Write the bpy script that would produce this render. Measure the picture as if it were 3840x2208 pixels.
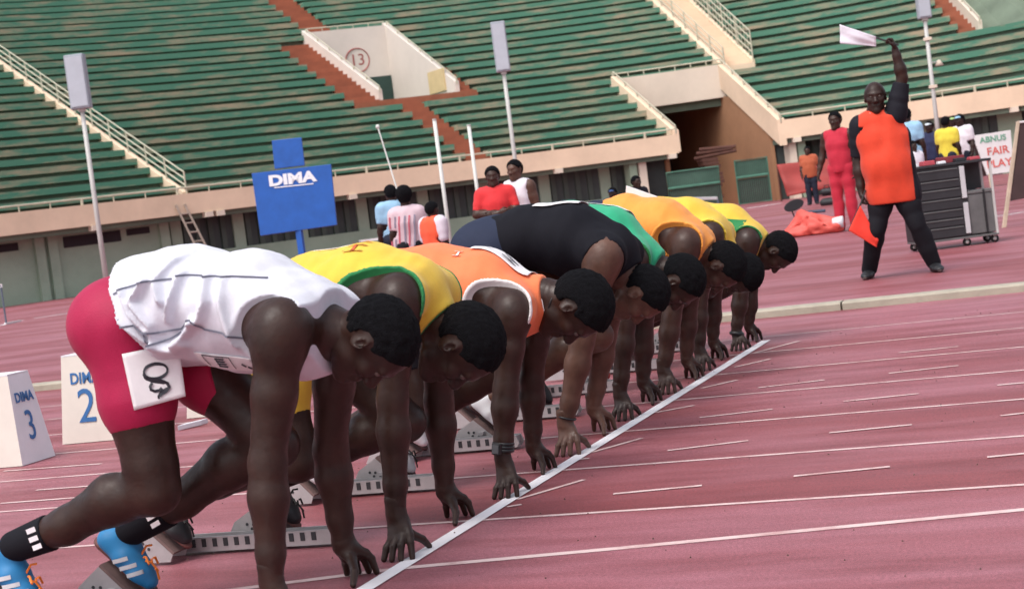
import bpy, math, random
import numpy as np

for _o in list(bpy.data.objects):
    bpy.data.objects.remove(_o, do_unlink=True)
scene = bpy.context.scene
COL = scene.collection
random.seed(7)
rng = np.random.default_rng(7)

# ------------------------------------------------------------------ camera
# All picks below are given in a 2532 x 1456 reading of the photograph.
PX = 3840.0 / 2532.0
FPX, YAW, PITCH, ROLL = 6582.83, 0.341207, 0.053615, -0.129154
CAM = np.array([2.37463, -5.96033, 1.15286])
_fw = np.array([-math.sin(YAW) * math.cos(PITCH), math.cos(YAW) * math.cos(PITCH), -math.sin(PITCH)])
_r0 = np.array([math.cos(YAW), math.sin(YAW), 0.0])
_u0 = np.cross(_r0, _fw)
_rt = math.cos(ROLL) * _r0 + math.sin(ROLL) * _u0
_up = -math.sin(ROLL) * _r0 + math.cos(ROLL) * _u0


def ray(x, y):
    return _fw + _rt * (x * PX - 1920) / FPX - _up * (y * PX - 1104) / FPX


def atZ(x, y, z=0.0):
    d = ray(x, y)
    return CAM + d * (z - CAM[2]) / d[2]


def atY(x, y, Y):
    d = ray(x, y)
    return CAM + d * (Y - CAM[1]) / d[1]


def atD(x, y, dep):
    return CAM + ray(x, y) * dep


from mathutils import Matrix, Vector
cam_data = bpy.data.cameras.new('camera')
cam = bpy.data.objects.new('camera', cam_data)
COL.objects.link(cam)
M = Matrix.Identity(4)
for i in range(3):
    M[i][0], M[i][1], M[i][2], M[i][3] = _rt[i], _up[i], -_fw[i], CAM[i]
cam.matrix_world = M
cam_data.sensor_fit = 'HORIZONTAL'
cam_data.sensor_width = 36.0
cam_data.lens = 36.0 * FPX / 3840.0
cam_data.clip_end = 3000
cam_data.clip_start = 0.05
cam_data.dof.use_dof = True
cam_data.dof.focus_distance = 7.6
cam_data.dof.aperture_fstop = 7.1
scene.camera = cam

# ------------------------------------------------------------------ light
SUN_EL, SUN_AZ = math.radians(60), math.radians(200)   # azimuth: where the light comes from, from +Y clockwise
world = bpy.data.worlds.new('World')
scene.world = world
world.use_nodes = True
wn = world.node_tree.nodes
wl = world.node_tree.links
wn.clear()
wo = wn.new('ShaderNodeOutputWorld')
wb = wn.new('ShaderNodeBackground')
sky = wn.new('ShaderNodeTexSky')
sky.sky_type = 'NISHITA'
sky.sun_disc = False
sky.sun_elevation = SUN_EL
sky.sun_rotation = SUN_AZ
sky.air_density = 1.0
sky.dust_density = 5.0
sky.ozone_density = 1.0
hs = wn.new('ShaderNodeHueSaturation')      # overcast: a pale, nearly neutral sky
hs.inputs['Saturation'].default_value = 0.5
wl.new(sky.outputs[0], hs.inputs['Color'])
wl.new(hs.outputs[0], wb.inputs['Color'])
wb.inputs['Strength'].default_value = 0.15
wl.new(wb.outputs[0], wo.inputs['Surface'])
sd = bpy.data.lights.new('sun', 'SUN')
sd.energy = 0.7
sd.angle = math.radians(25)
sd.color = (1.0, 0.97, 0.94)
sun = bpy.data.objects.new('sun', sd)
COL.objects.link(sun)
_sd = Vector((math.sin(SUN_AZ) * math.cos(SUN_EL), math.cos(SUN_AZ) * math.cos(SUN_EL), math.sin(SUN_EL)))
sun.rotation_euler = _sd.to_track_quat('Z', 'Y').to_euler()
scene.view_settings.view_transform = 'Standard'
scene.view_settings.look = 'None'
scene.view_settings.gamma = 1
scene.view_settings.use_curve_mapping = False
scene.view_settings.exposure = 0.64
scene.render.engine = 'CYCLES'
scene.render.resolution_x = 1024
scene.render.resolution_y = 588

# ------------------------------------------------------------------ object helpers
def tag(o, label=None, cat=None, group=None, kind=None):
    if label: o['label'] = label
    if cat: o['category'] = cat
    if group: o['group'] = group
    if kind: o['kind'] = kind
    return o


def empty(name, loc, label=None, cat=None, group=None, kind=None, rz=0.0):
    o = bpy.data.objects.new(name, None)
    o.empty_display_size = 0.1
    o.location = loc
    o.rotation_euler[2] = rz
    COL.objects.link(o)
    return tag(o, label, cat, group, kind)


def link(name, me, parent=None, loc=None):
    """world-space mesh; made local to its (unrotated) parent."""
    o = bpy.data.objects.new(name, me)
    COL.objects.link(o)
    if parent is not None:
        o.parent = parent
        pl = Vector((0, 0, 0))
        q = parent
        while q is not None:
            pl += q.location
            q = q.parent
        o.location = -pl if loc is None else loc
    elif loc is not None:
        o.location = loc
    return o


def rawmesh(name, verts, faces, mats=(), smooth=False, midx=None):
    me = bpy.data.meshes.new(name)
    v = np.asarray(verts, dtype=np.float32)
    me.vertices.add(len(v))
    me.vertices.foreach_set('co', v.ravel())
    lens = np.array([len(f) for f in faces], dtype=np.int32)
    idx = np.array([i for f in faces for i in f], dtype=np.int32)
    me.loops.add(len(idx))
    me.loops.foreach_set('vertex_index', idx)
    me.polygons.add(len(lens))
    st = np.concatenate([[0], np.cumsum(lens)[:-1]]).astype(np.int32)
    me.polygons.foreach_set('loop_start', st)
    if midx is not None:
        me.polygons.foreach_set('material_index', np.asarray(midx, dtype=np.int32))
    me.polygons.foreach_set('use_smooth', np.full(len(lens), smooth))
    me.update(calc_edges=True)
    me.validate()
    for m in mats:
        me.materials.append(m)
    return me


class MB:
    """collects boxes, bars, tubes and prisms into one mesh"""
    def __init__(s):
        s.v = []; s.f = []; s.m = []; s.cur = 0

    def add(s, vs, fs):
        n = len(s.v)
        s.v += [tuple(float(c) for c in q) for q in vs]
        s.f += [tuple(i + n for i in f) for f in fs]
        s.m += [s.cur] * len(fs)
        return s

    def hexa(s, c):
        """8 corners: bottom 4 then top 4, ccw from above"""
        return s.add(c, [(3, 2, 1, 0), (4, 5, 6, 7), (0, 1, 5, 4), (1, 2, 6, 5), (2, 3, 7, 6), (3, 0, 4, 7)])

    def box(s, lo, hi):
        x0, y0, z0 = lo; x1, y1, z1 = hi
        return s.hexa([(x0, y0, z0), (x1, y0, z0), (x1, y1, z0), (x0, y1, z0), (x0, y0, z1), (x1, y0, z1), (x1, y1, z1), (x0, y1, z1)])

    def obox(s, c, ax, ay, az, hx, hy, hz):
        c = np.array(c, float); ax = np.array(ax, float); ay = np.array(ay, float); az = np.array(az, float)
        q = lambda a, b, d: c + ax * a * hx + ay * b * hy + az * d * hz
        return s.hexa([q(-1, -1, -1), q(1, -1, -1), q(1, 1, -1), q(-1, 1, -1), q(-1, -1, 1), q(1, -1, 1), q(1, 1, 1), q(-1, 1, 1)])

    def prism(s, poly, a, b):
        """poly: list of 3d points (planar), extruded by vector b-a"""
        n = len(poly); d = np.array(b, float) - np.array(a, float)
        vs = [np.array(q, float) for q in poly] + [np.array(q, float) + d for q in poly]
        fs = [tuple(range(n - 1, -1, -1)), tuple(range(n, 2 * n))]
        fs += [(i, (i + 1) % n, (i + 1) % n + n, i + n) for i in range(n)]
        return s.add(vs, fs)

    def tube(s, pts, r, n=8, close=False):
        pts = [np.array(q, float) for q in pts]
        rr = r if hasattr(r, '__len__') else [r] * len(pts)
        vs = []; fs = []
        prev = None
        for i, q in enumerate(pts):
            if close: t = pts[(i + 1) % len(pts)] - pts[i - 1]
            else: t = pts[min(i + 1, len(pts) - 1)] - pts[max(i - 1, 0)]
            t = t / (np.linalg.norm(t) + 1e-9)
            ref = prev if prev is not None else (np.array([0, 0, 1.]) if abs(t[2]) < .9 else np.array([1., 0, 0]))
            a = ref - t * (ref @ t); a /= np.linalg.norm(a) + 1e-9
            prev = a
            b = np.cross(t, a)
            for k in range(n):
                th = 2 * math.pi * k / n
                vs.append(q + rr[i] * (a * math.cos(th) + b * math.sin(th)))
        L = len(pts)
        for i in range(L if close else L - 1):
            j = (i + 1) % L
            for k in range(n):
                fs.append((i * n + k, i * n + (k + 1) % n, j * n + (k + 1) % n, j * n + k))
        if not close:
            fs.append(tuple(range(n - 1, -1, -1))); fs.append(tuple((L - 1) * n + k for k in range(n)))
        return s.add(vs, fs)

    def mesh(s, name, mats, smooth=False):
        if not isinstance(mats, (list, tuple)): mats = [mats]
        return rawmesh(name, s.v, s.f, mats, smooth, s.m)

    def build(s, name, mats, parent=None, smooth=False, loc=None):
        return link(name, s.mesh(name, mats, smooth), parent, loc)


def bevel(o, w=0.01, seg=2):
    m = o.modifiers.new('bevel', 'BEVEL'); m.width = w; m.segments = seg; m.limit_method = 'ANGLE'
    return o


# ------------------------------------------------------------------ materials
MATS = {}


def mat(name, col, rough=0.6, var=0.12, vscale=6.0, bump=0.0, bscale=60.0, metal=0.0, spec=0.5, col2=None, mix=(0.45, 0.6), sheen=0.0, coord='Object', stretch=(1, 1, 1)):
    if name in MATS: return MATS[name]
    m = bpy.data.materials.new(name); m.use_nodes = True
    nt = m.node_tree; N = nt.nodes; Lk = nt.links
    b = N['Principled BSDF']
    b.inputs['Roughness'].default_value = rough
    b.inputs['Metallic'].default_value = metal
    b.inputs['Specular IOR Level'].default_value = spec
    if sheen:
        b.inputs['Sheen Weight'].default_value = sheen
    tc = N.new('ShaderNodeTexCoord')
    mp = N.new('ShaderNodeMapping'); mp.inputs['Scale'].default_value = stretch
    Lk.new(tc.outputs[coord], mp.inputs['Vector'])
    nz = N.new('ShaderNodeTexNoise'); nz.inputs['Scale'].default_value = vscale; nz.inputs['Detail'].default_value = 6
    nz.inputs['Roughness'].default_value = 0.65
    Lk.new(mp.outputs[0], nz.inputs['Vector'])
    cr = N.new('ShaderNodeValToRGB')
    Lk.new(nz.outputs['Fac'], cr.inputs['Fac'])
    c = np.array(col, float)
    if col2 is None:
        cr.color_ramp.elements[0].position = 0.3; cr.color_ramp.elements[1].position = 0.7
        cr.color_ramp.elements[0].color = (*np.clip(c * (1 - var), 0, 1), 1)
        cr.color_ramp.elements[1].color = (*np.clip(c * (1 + var), 0, 1), 1)
    else:
        cr.color_ramp.elements[0].position = mix[0]; cr.color_ramp.elements[1].position = mix[1]
        cr.color_ramp.elements[0].color = (*c, 1); cr.color_ramp.elements[1].color = (*col2, 1)
    Lk.new(cr.outputs[0], b.inputs['Base Color'])
    if bump > 0:
        n2 = N.new('ShaderNodeTexNoise'); n2.inputs['Scale'].default_value = bscale; n2.inputs['Detail'].default_value = 4
        Lk.new(tc.outputs[coord], n2.inputs['Vector'])
        bp = N.new('ShaderNodeBump'); bp.inputs['Strength'].default_value = bump; bp.inputs['Distance'].default_value = 0.02
        Lk.new(n2.outputs['Fac'], bp.inputs['Height'])
        Lk.new(bp.outputs[0], b.inputs['Normal'])
    MATS[name] = m
    return m


def text_mesh(name, body, size, extrude, material, align='CENTER', shear=0.0, offset=0.0):
    cu = bpy.data.curves.new(name, 'FONT')
    cu.body = body; cu.size = size; cu.extrude = extrude; cu.align_x = align; cu.align_y = 'CENTER'
    cu.shear = shear; cu.offset = offset; cu.resolution_u = 4
    t = bpy.data.objects.new('tmp_text', cu)
    COL.objects.link(t)
    dg = bpy.context.evaluated_depsgraph_get()
    me = bpy.data.meshes.new_from_object(t.evaluated_get(dg))
    bpy.data.objects.remove(t, do_unlink=True)
    bpy.data.curves.remove(cu)
    me.name = name
    me.materials.clear(); me.materials.append(material)
    return me


def place_text(name, body, size, origin, xdir, ydir, material, parent, extrude=0.002, shear=0.0, offset=0.0, xs=1.0, lift=0.004):
    """flat lettering: origin is its centre, xdir reading direction, ydir up"""
    me = text_mesh(name, body, size, extrude, material, shear=shear, offset=offset)
    xd = np.array(xdir, float); xd /= np.linalg.norm(xd)
    yd = np.array(ydir, float); yd -= xd * (yd @ xd); yd /= np.linalg.norm(yd)
    zd = np.cross(xd, yd)
    n = len(me.vertices)
    co = np.empty(n * 3, np.float32); me.vertices.foreach_get('co', co); co = co.reshape(-1, 3)
    w = np.array(origin, float)[None] + co[:, :1] * xs * xd + co[:, 1:2] * yd + (co[:, 2:3] + lift) * zd
    me.vertices.foreach_set('co', w.astype(np.float32).ravel()); me.update()
    return link(name, me, parent)


# ------------------------------------------------------------------ implicit surfaces (bodies and clothes)
class Vox:
    def __init__(s, lo, hi, h, init=1.0):
        s.lo = np.array(lo, float); s.h = h
        s.n = np.ceil((np.array(hi, float) - s.lo) / h).astype(int) + 1
        s.d = np.full(s.n, init, np.float32)

    def like(s, init=1.0):
        o = Vox.__new__(Vox); o.lo = s.lo; o.h = s.h; o.n = s.n; o.d = np.full(s.n, init, np.float32); return o

    def sl(s, lo, hi):
        a = np.clip(np.floor((np.array(lo) - s.lo) / s.h).astype(int), 0, s.n)
        b = np.clip(np.ceil((np.array(hi) - s.lo) / s.h).astype(int) + 1, 0, s.n)
        return a, b

    def grid(s, a, b):
        g = [(s.lo[i] + s.h * np.arange(a[i], b[i])).astype(np.float32) for i in range(3)]
        return g[0][:, None, None], g[1][None, :, None], g[2][None, None, :]

    def full(s):
        return s.grid([0, 0, 0], s.n)

    def put(s, a, b, d, k, op='u'):
        c = s.d[a[0]:b[0], a[1]:b[1], a[2]:b[2]]
        if op == 'u':
            h = np.maximum(k - np.abs(c - d), 0) / k
            c[...] = np.minimum(c, d) - h * h * k * 0.25
        else:      # subtract
            c[...] = np.maximum(c, -d)

    def cap(s, A, B, ra, rb, k=0.02, w=None, ratio=1.0, off=0.0, op='u'):
        A = np.array(A, float); B = np.array(B, float)
        R = max(ra, rb) * max(ratio, 1.0) + off + k * 1.5 + 2 * s.h
        a, b = s.sl(np.minimum(A, B) - R, np.maximum(A, B) + R)
        if np.any(b <= a): return
        X, Y, Z = s.grid(a, b)
        ba = B - A; L2 = max(float(ba @ ba), 1e-9)
        qx, qy, qz = X - A[0], Y - A[1], Z - A[2]
        t = np.clip((qx * ba[0] + qy * ba[1] + qz * ba[2]) / L2, 0, 1)
        qx = qx - t * ba[0]; qy = qy - t * ba[1]; qz = qz - t * ba[2]
        d2 = qx * qx + qy * qy + qz * qz
        if w is not None:
            w = np.array(w, float); w = w / np.linalg.norm(w)
            pw = qx * w[0] + qy * w[1] + qz * w[2]
            d2 = d2 + (1.0 / ratio ** 2 - 1.0) * pw * pw
        s.put(a, b, np.sqrt(d2) - (ra + t * (rb - ra)) - off, k, op)

    def ell(s, c, axes, rad, k=0.02, off=0.0, op='u'):
        c = np.array(c, float); R = max(rad) + off + k * 1.5 + 2 * s.h
        a, b = s.sl(c - R, c + R)
        if np.any(b <= a): return
        X, Y, Z = s.grid(a, b)
        X = X - c[0]; Y = Y - c[1]; Z = Z - c[2]
        q = 0
        for ax, r in zip(axes, rad):
            ax = np.array(ax, float); ax = ax / np.linalg.norm(ax)
            q = q + ((X * ax[0] + Y * ax[1] + Z * ax[2]) / (r + off)) ** 2
        s.put(a, b, (np.sqrt(q) - 1.0) * (min(rad) + off), k, op)

    def plane(s, p, n):
        """keep the side the normal points away from"""
        X, Y, Z = s.full(); n = np.array(n, float); n /= np.linalg.norm(n)
        s.d = np.maximum(s.d, ((X - p[0]) * n[0] + (Y - p[1]) * n[1] + (Z - p[2]) * n[2]).astype(np.float32))
        return s

    def net(s):
        d = s.d.copy()
        d[0] = d[-1] = 1; d[:, 0] = d[:, -1] = 1; d[:, :, 0] = d[:, :, -1] = 1
        ins = d < 0
        nx, ny, nz = d.shape
        cid = lambda i, j, k: (i * ny + j) * nz + k
        pid = []; pos = []; quads = []
        for ax in range(3):
            s0 = [slice(None)] * 3; s1 = [slice(None)] * 3
            s0[ax] = slice(0, -1); s1[ax] = slice(1, None)
            cr = ins[tuple(s0)] != ins[tuple(s1)]
            I = np.array(np.nonzero(cr)).T
            if len(I) == 0: continue
            a = d[tuple(s0)][cr]; b = d[tuple(s1)][cr]
            P = I.astype(np.float64); P[:, ax] += a / (a - b)
            o = [x for x in range(3) if x != ax]
            cells = []
            for (u, v) in ((-1, -1), (0, -1), (0, 0), (-1, 0)):
                J = I.copy(); J[:, o[0]] += u; J[:, o[1]] += v
                c = cid(J[:, 0], J[:, 1], J[:, 2]); cells.append(c)
                pid.append(c); pos.append(P)
            q = np.stack(cells, 1)
            flip = ins[tuple(s0)][cr]
            if ax == 1: flip = ~flip
            q[~flip] = q[~flip][:, ::-1]
            quads.append(q)
        if not quads: return np.zeros((0, 3)), np.zeros((0, 4), int)
        pid = np.concatenate(pid); pos = np.concatenate(pos); quads = np.concatenate(quads)
        u, inv = np.unique(pid, return_inverse=True)
        cnt = np.bincount(inv)
        V = np.stack([np.bincount(inv, pos[:, i]) / cnt for i in range(3)], 1)
        return s.lo + V * s.h, np.searchsorted(u, quads)


def net_mesh(name, parts, mats, smooth=True):
    """parts: list of (Vox, material index) joined into one mesh"""
    vs, qs, ms = [], [], []; n = 0
    for vx, mi in parts:
        v, q = vx.net() if isinstance(vx, Vox) else vx
        if len(v) == 0: continue
        vs.append(v); qs.append(q + n); ms.append(np.full(len(q), mi)); n += len(v)
    if not vs: return None
    v = np.concatenate(vs).astype(np.float32); q = np.concatenate(qs).astype(np.int32); mi = np.concatenate(ms).astype(np.int32)
    me = bpy.data.meshes.new(name)
    me.vertices.add(len(v)); me.vertices.foreach_set('co', v.ravel())
    me.loops.add(q.size); me.loops.foreach_set('vertex_index', q.ravel())
    me.polygons.add(len(q)); me.polygons.foreach_set('loop_start', np.arange(0, q.size, 4, dtype=np.int32))
    me.polygons.foreach_set('material_index', mi)
    me.polygons.foreach_set('use_smooth', np.full(len(q), smooth))
    me.update(calc_edges=True)
    for m in (mats if isinstance(mats, (list, tuple)) else [mats]): me.materials.append(m)
    return me


def nrm(v):
    v = np.array(v, float); return v / (np.linalg.norm(v) + 1e-12)


def lerp(a, b, t):
    return np.array(a, float) * (1 - t) + np.array(b, float) * t
# ------------------------------------------------------------------ ground and track
def track_material():
    m = bpy.data.materials.new('track_rubber'); m.use_nodes = True
    nt = m.node_tree; N = nt.nodes; Lk = nt.links; b = N['Principled BSDF']
    tc = N.new('ShaderNodeTexCoord')
    def noise(scale, stretch, detail=5, rough=.6):
        mp = N.new('ShaderNodeMapping'); mp.inputs['Scale'].default_value = stretch
        Lk.new(tc.outputs['Object'], mp.inputs['Vector'])
        n = N.new('ShaderNodeTexNoise'); n.inputs['Scale'].default_value = scale; n.inputs['Detail'].default_value = detail
        n.inputs['Roughness'].default_value = rough
        Lk.new(mp.outputs[0], n.inputs['Vector']); return n
    def ramp(src, p0, p1, c0, c1):
        r = N.new('ShaderNodeValToRGB'); e = r.color_ramp.elements
        e[0].position = p0; e[1].position = p1; e[0].color = (*c0, 1); e[1].color = (*c1, 1)
        Lk.new(src, r.inputs['Fac']); return r
    def mix(f, a, c, mode='MIX', fac=None):
        x = N.new('ShaderNodeMix'); x.data_type = 'RGBA'; x.blend_type = mode
        if f is not None: Lk.new(f, x.inputs[0])
        else: x.inputs[0].default_value = fac
        Lk.new(a, x.inputs[6]); Lk.new(c, x.inputs[7]); return x.outputs[2]
    n1 = noise(0.9, (.32, 1.25, 1), 6, .62)       # long worn streaks along the lanes
    n2 = noise(0.22, (.6, 1, 1), 3)               # broad patches
    n3 = noise(95, (.8, 1, 1), 4, .8)             # grain
    n4 = noise(300, (1, 1, 1), 2, .6)
    r1 = ramp(n1.outputs['Fac'], .43, .56, (.205, .040, .041), (.345, .125, .148))
    r2 = ramp(n2.outputs['Fac'], .35, .65, (.255, .060, .065), (.33, .125, .158))
    c = mix(None, r1.outputs[0], r2.outputs[0], fac=.45)
    n6 = noise(2.3, (.30, 1.5, 1), 7, .68)
    s6 = ramp(n6.outputs['Fac'], .38, .55, (.80, .70, .70), (1.05, 1.06, 1.07))
    c = mix(None, c, s6.outputs[0], 'MULTIPLY', 1.0)
    g = ramp(n3.outputs['Fac'], .38, .62, (.72, .71, .71), (1.26, 1.27, 1.28))
    c = mix(None, c, g.outputs[0], 'MULTIPLY', 1.0)
    g4 = ramp(n4.outputs['Fac'], .38, .62, (.60, .60, .60), (1.38, 1.38, 1.38))
    c = mix(None, c, g4.outputs[0], 'MULTIPLY', 1.0)
    n5 = noise(9, (1, 1, 1), 2, .4)               # odd dark crumbs
    sp = ramp(n5.outputs['Fac'], .80, .82, (1, 1, 1), (.25, .25, .25))
    c = mix(None, c, sp.outputs[0], 'MULTIPLY', 1.0)
    Lk.new(c, b.inputs['Base Color'])
    rr = N.new('ShaderNodeMapRange'); rr.inputs[1].default_value = .3; rr.inputs[2].default_value = .7
    rr.inputs[3].default_value = .60; rr.inputs[4].default_value = .44
    Lk.new(n1.outputs['Fac'], rr.inputs[0]); Lk.new(rr.outputs[0], b.inputs['Roughness'])
    b.inputs['Specular IOR Level'].default_value = .5
    bp = N.new('ShaderNodeBump'); bp.inputs['Strength'].default_value = .35; bp.inputs['Distance'].default_value = .006
    Lk.new(n4.outputs['Fac'], bp.inputs['Height']); Lk.new(bp.outputs[0], b.inputs['Normal'])
    return m


M_track = track_material()
M_earth = mat('dry_earth', (.30, .20, .13), .9, .25, .4)
mb = MB(); mb.add([(-1500, -1500, -.03), (1500, -1500, -.03), (1500, 1500, -.03), (-1500, 1500, -.03)], [(0, 1, 2, 3)])
tag(mb.build('ground', M_earth), 'dry brown earth around the stadium', 'ground', kind='structure')
mb = MB(); mb.add([(-70, -40, 0), (70, -40, 0), (70, 72, 0), (-70, 72, 0)], [(0, 1, 2, 3)])
track = tag(mb.build('running_track', M_track), 'worn red rubber running track and apron', 'track', kind='structure')

LANE = .976
M_line = mat('lane_paint', (.64, .48, .47), .95, .0, col2=(.42, .22, .22), mix=(.46, .74), vscale=7.0)
M_start = mat('start_line_paint', (.80, .77, .80), .95, .06, 8, spec=.1)


def strip(name, pts, w, material, z=.002):
    """flat painted band along a polyline on the ground"""
    pts = [np.array(q[:2], float) for q in pts]
    vs = []
    for i, q in enumerate(pts):
        t = pts[min(i + 1, len(pts) - 1)] - pts[max(i - 1, 0)]; t /= np.linalg.norm(t); n = np.array([-t[1], t[0]])
        ww = w if not hasattr(w, '__len__') else w[i]
        vs += [(*(q + n * ww / 2), z), (*(q - n * ww / 2), z)]
    fs = [(2 * i + 1, 2 * i + 3, 2 * i + 2, 2 * i) for i in range(len(pts) - 1)]
    return link(name, rawmesh(name, vs, fs, [material]), track)


for k in range(2, 9):
    strip('lane_line', [(-45, (k - 2) * LANE), (60, (k - 2) * LANE)], .030, M_line)
a1, b1, c1 = atZ(590, 1456), atZ(1001, 1404), atZ(2532, 1260)
l0 = a1 + (a1 - b1) * 3
strip('lane_line', [l0, a1, b1, atZ(1516, 1357), c1, c1 + (c1 - b1) * 8], .045, M_line)
strip('start_line', [(0, -4.2), (.015, 5.60)], .062, M_start, .0038)
z8 = lambda x, y: atZ(1516.6 + .5471 * x, 659.4 + .5471 * y)
z3 = lambda x, y: atZ(1160.5 + .2753 * x, 1055 + .2753 * y)
DASH = [((640, 390), (840, 337)), ((550, 455), (710, 418)), ((400, 550), (560, 513)), ((190, 660), (365, 628)),
        ((655, 548), (955, 513)), ((390, 683), (720, 645)), ((245, 832), (610, 787)), ((0, 1028), (400, 990)),
        ((1245, 483), (1560, 448)), ((1040, 610), (1380, 575)), ((975, 752), (1350, 715)), ((815, 948), (1250, 905)),
        ((1690, 862), (2000, 832)), ((1735, 537), (1990, 513)), ((1750, 675), (2010, 645)), ((1290, 390), (1560, 362))]
for (p0, p1) in DASH:
    strip('dash_mark', [z8(*p0), z8(*p1)], .03, M_line, .003)
for (p0, p1) in [((430, 655), (1030, 478)), ((1100, 232), (1550, 105)), ((340, 722), (470, 700)), ((940, 300), (1080, 285))]:
    strip('dash_mark', [z3(*p0), z3(*p1)], .026, M_line, .003)
# faint lane remnants behind the runners on the left
for y, x0, x1 in ((1245, 0, 200), (1165, 10, 250), (1212, 90, 260)):
    strip('faded_line', [atZ(x0, y), atZ(x1, y - .075 * (x1 - x0))], .03, M_line, .003)
# far white marks painted on the apron on the left
for (p0, p1, w) in (((0, 805), (55, 792), .12), ((85, 787), (300, 755), .14), ((2420, 540), (2560, 520), .05), ((2330, 560), (2532, 525), .04), ((1850, 515), (1930, 503), .25)):
    strip('apron_line', [atZ(*p0), atZ(*p1)], w, M_start, .003)

# inner kerb: separate cast lengths, butted with a joint
M_kerb = mat('kerb_concrete', (.36, .325, .26), .8, .14, 5, bump=.2, bscale=40)
kerb = empty('track_kerb', (0, 7.45, 0), 'low pale concrete kerb along the inside edge of the track', 'kerb', kind=None)
xj = atZ(2085, 766)[0]
for i in range(-7, 7):
    x0 = xj + 4.0 * i; x1 = x0 + 3.985
    mb = MB(); prof = [(7.36, 0), (7.36, .048), (7.375, .062), (7.545, .062), (7.56, .048), (7.56, 0)]
    mb.prism([(x0, y, z) for y, z in prof], (x0, 0, 0), (x1, 0, 0))
    mb.build('kerb_length', M_kerb, kerb)

# pale rubble and grit specks lying on the track: too small to count
g = MB(); rr = random.Random(3)
for i in range(260):
    x = rr.uniform(-2.5, 3.2); y = rr.uniform(-1.4, 6.5); s_ = rr.uniform(.002, .0055)
    h = rr.uniform(.002, .005)
    an = rr.uniform(0, 3); ca, sa = math.cos(an) * s_, math.sin(an) * s_
    g.hexa([(x - ca, y - sa, .009), (x + sa, y - ca, .009), (x + ca, y + sa, .009), (x - sa, y + ca, .009), (x - ca * .5, y - sa * .5, .009 + h), (x + sa * .5, y - ca * .5, .009 + h), (x + ca * .5, y + sa * .5, .009 + h), (x - sa * .5, y + ca * .5, .009 + h)])
tag(g.build('track_grit', mat('grit', (.10, .06, .05), .9, .4, 80)), 'small dark crumbs of grit scattered over the red track', 'grit', kind='stuff')

# ------------------------------------------------------------------ the grandstand
PXc = [-0.29170942, 0.98915145, 1.18791956, 5.88941099, -26.69430842]
PYc = [0.2133186, -2.44679211, 2.89069554, 10.0693868, 34.92769006]
PAc = [0.01979348, -0.09866073, -0.1700117, 1.10868488]
TAN = .466


def SZ(t): return 2.60 + TAN * (t - .5)


def S(x, t, z=None):
    """stand surface: x runs along the front (units of the photo's width), t metres back from the parapet face"""
    u = x / 1000.0; a = np.polyval(PAc, u)
    return np.array([np.polyval(PXc, u) - math.sin(a) * t, np.polyval(PYc, u) + math.cos(a) * t, SZ(t) if z is None else z])


M_cream = mat('cream_plaster', (.72, .55, .40), .85, .10, .8, bump=.08, bscale=9)
M_cream2 = mat('cream_plaster_pale', (.66, .57, .47), .85, .08, .7)
M_white = mat('whitewash', (.66, .59, .53), .85, .06, .7)
M_rail = mat('rail_paint', (.50, .47, .36), .6, .12, 3)
M_brown = mat('brown_step_paint', (.30, .095, .05), .85, .18, 1.2)
M_conc = mat('stand_concrete', (.13, .17, .125), .9, .2, .9)
M_green = mat('bench_green_worn', (.072, .205, .138), .75, 0, col2=(.36, .28, .19), mix=(.47, .68), stretch=(.55, .55, 2.6), vscale=1.15)
M_wallg = mat('wall_pale_green', (.32, .41, .315), .85, .14, .8, bump=.06, bscale=6)
M_wallg2 = mat('wall_green_column', (.27, .35, .26), .85, .1, .8)
M_dark = mat('dark_panel', (.035, .045, .042), .5, .3, 1.5)
M_darkg = mat('dark_slat', (.055, .075, .062), .6, .25, 1.2)
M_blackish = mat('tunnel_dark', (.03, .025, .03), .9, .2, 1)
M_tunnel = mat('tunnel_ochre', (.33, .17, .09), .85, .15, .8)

stand = empty('grandstand', S(1100, 2, 0), 'curved green bench grandstand with cream parapet and stepped aisles', 'grandstand')


def sweep(mb, xs, prof):
    """prof: closed list of (t, z) ccw; swept along the front"""
    n = len(prof); vs = []; fs = []
    for x in xs:
        for (t, z) in prof: vs.append(S(x, t, z))
    for i in range(len(xs) - 1):
        for j in range(n):
            k = (j + 1) % n
            fs.append((i * n + j, i * n + k, (i + 1) * n + k, (i + 1) * n + j))
    fs.append(tuple(range(n - 1, -1, -1))); fs.append(tuple((len(xs) - 1) * n + j for j in range(n)))
    mb.add(vs, fs)


def span(x0, x1, step=110):
    n = max(2, int(abs(x1 - x0) / step) + 2)
    return list(np.linspace(x0, x1, n))


ROW_T, ROW_Z, NROW = .74, .74 * TAN, 31
X_L, X_B0, X_B1, X_R0, X_R1 = 466, 1166, 1226, 1936, 2016
V13 = (1152, 1326, 6.1, 12.3)      # passage marked 13: x0, x1, t0, t1
TUN = (1674, 1934, 0.0, 4.9)       # tunnel mouth
V15 = (2560, 2760, 4.6, 9.6)       # next passage at the right edge


def row_piece(x0, x1, k):
    t0 = .55 + k * ROW_T; z1 = SZ(t0 + .05) + .20
    mb = MB(); xs_ = span(x0, x1)
    # bench slab with a deep front face, then the recessed riser that carries it
    mb.cur = 0
    sweep(mb, xs_, [(t0, z1 - .19), (t0 + .50, z1 - .19), (t0 + .50, z1), (t0, z1)])
    mb.cur = 1
    sweep(mb, xs_, [(t0 + .22, z1 - .19 - .36), (t0 + ROW_T + .3, z1 - .19 - .36), (t0 + ROW_T + .3, z1 - .192), (t0 + .22, z1 - .192)])
    mb.build('seating_row', [M_green, M_conc], stand)


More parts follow.
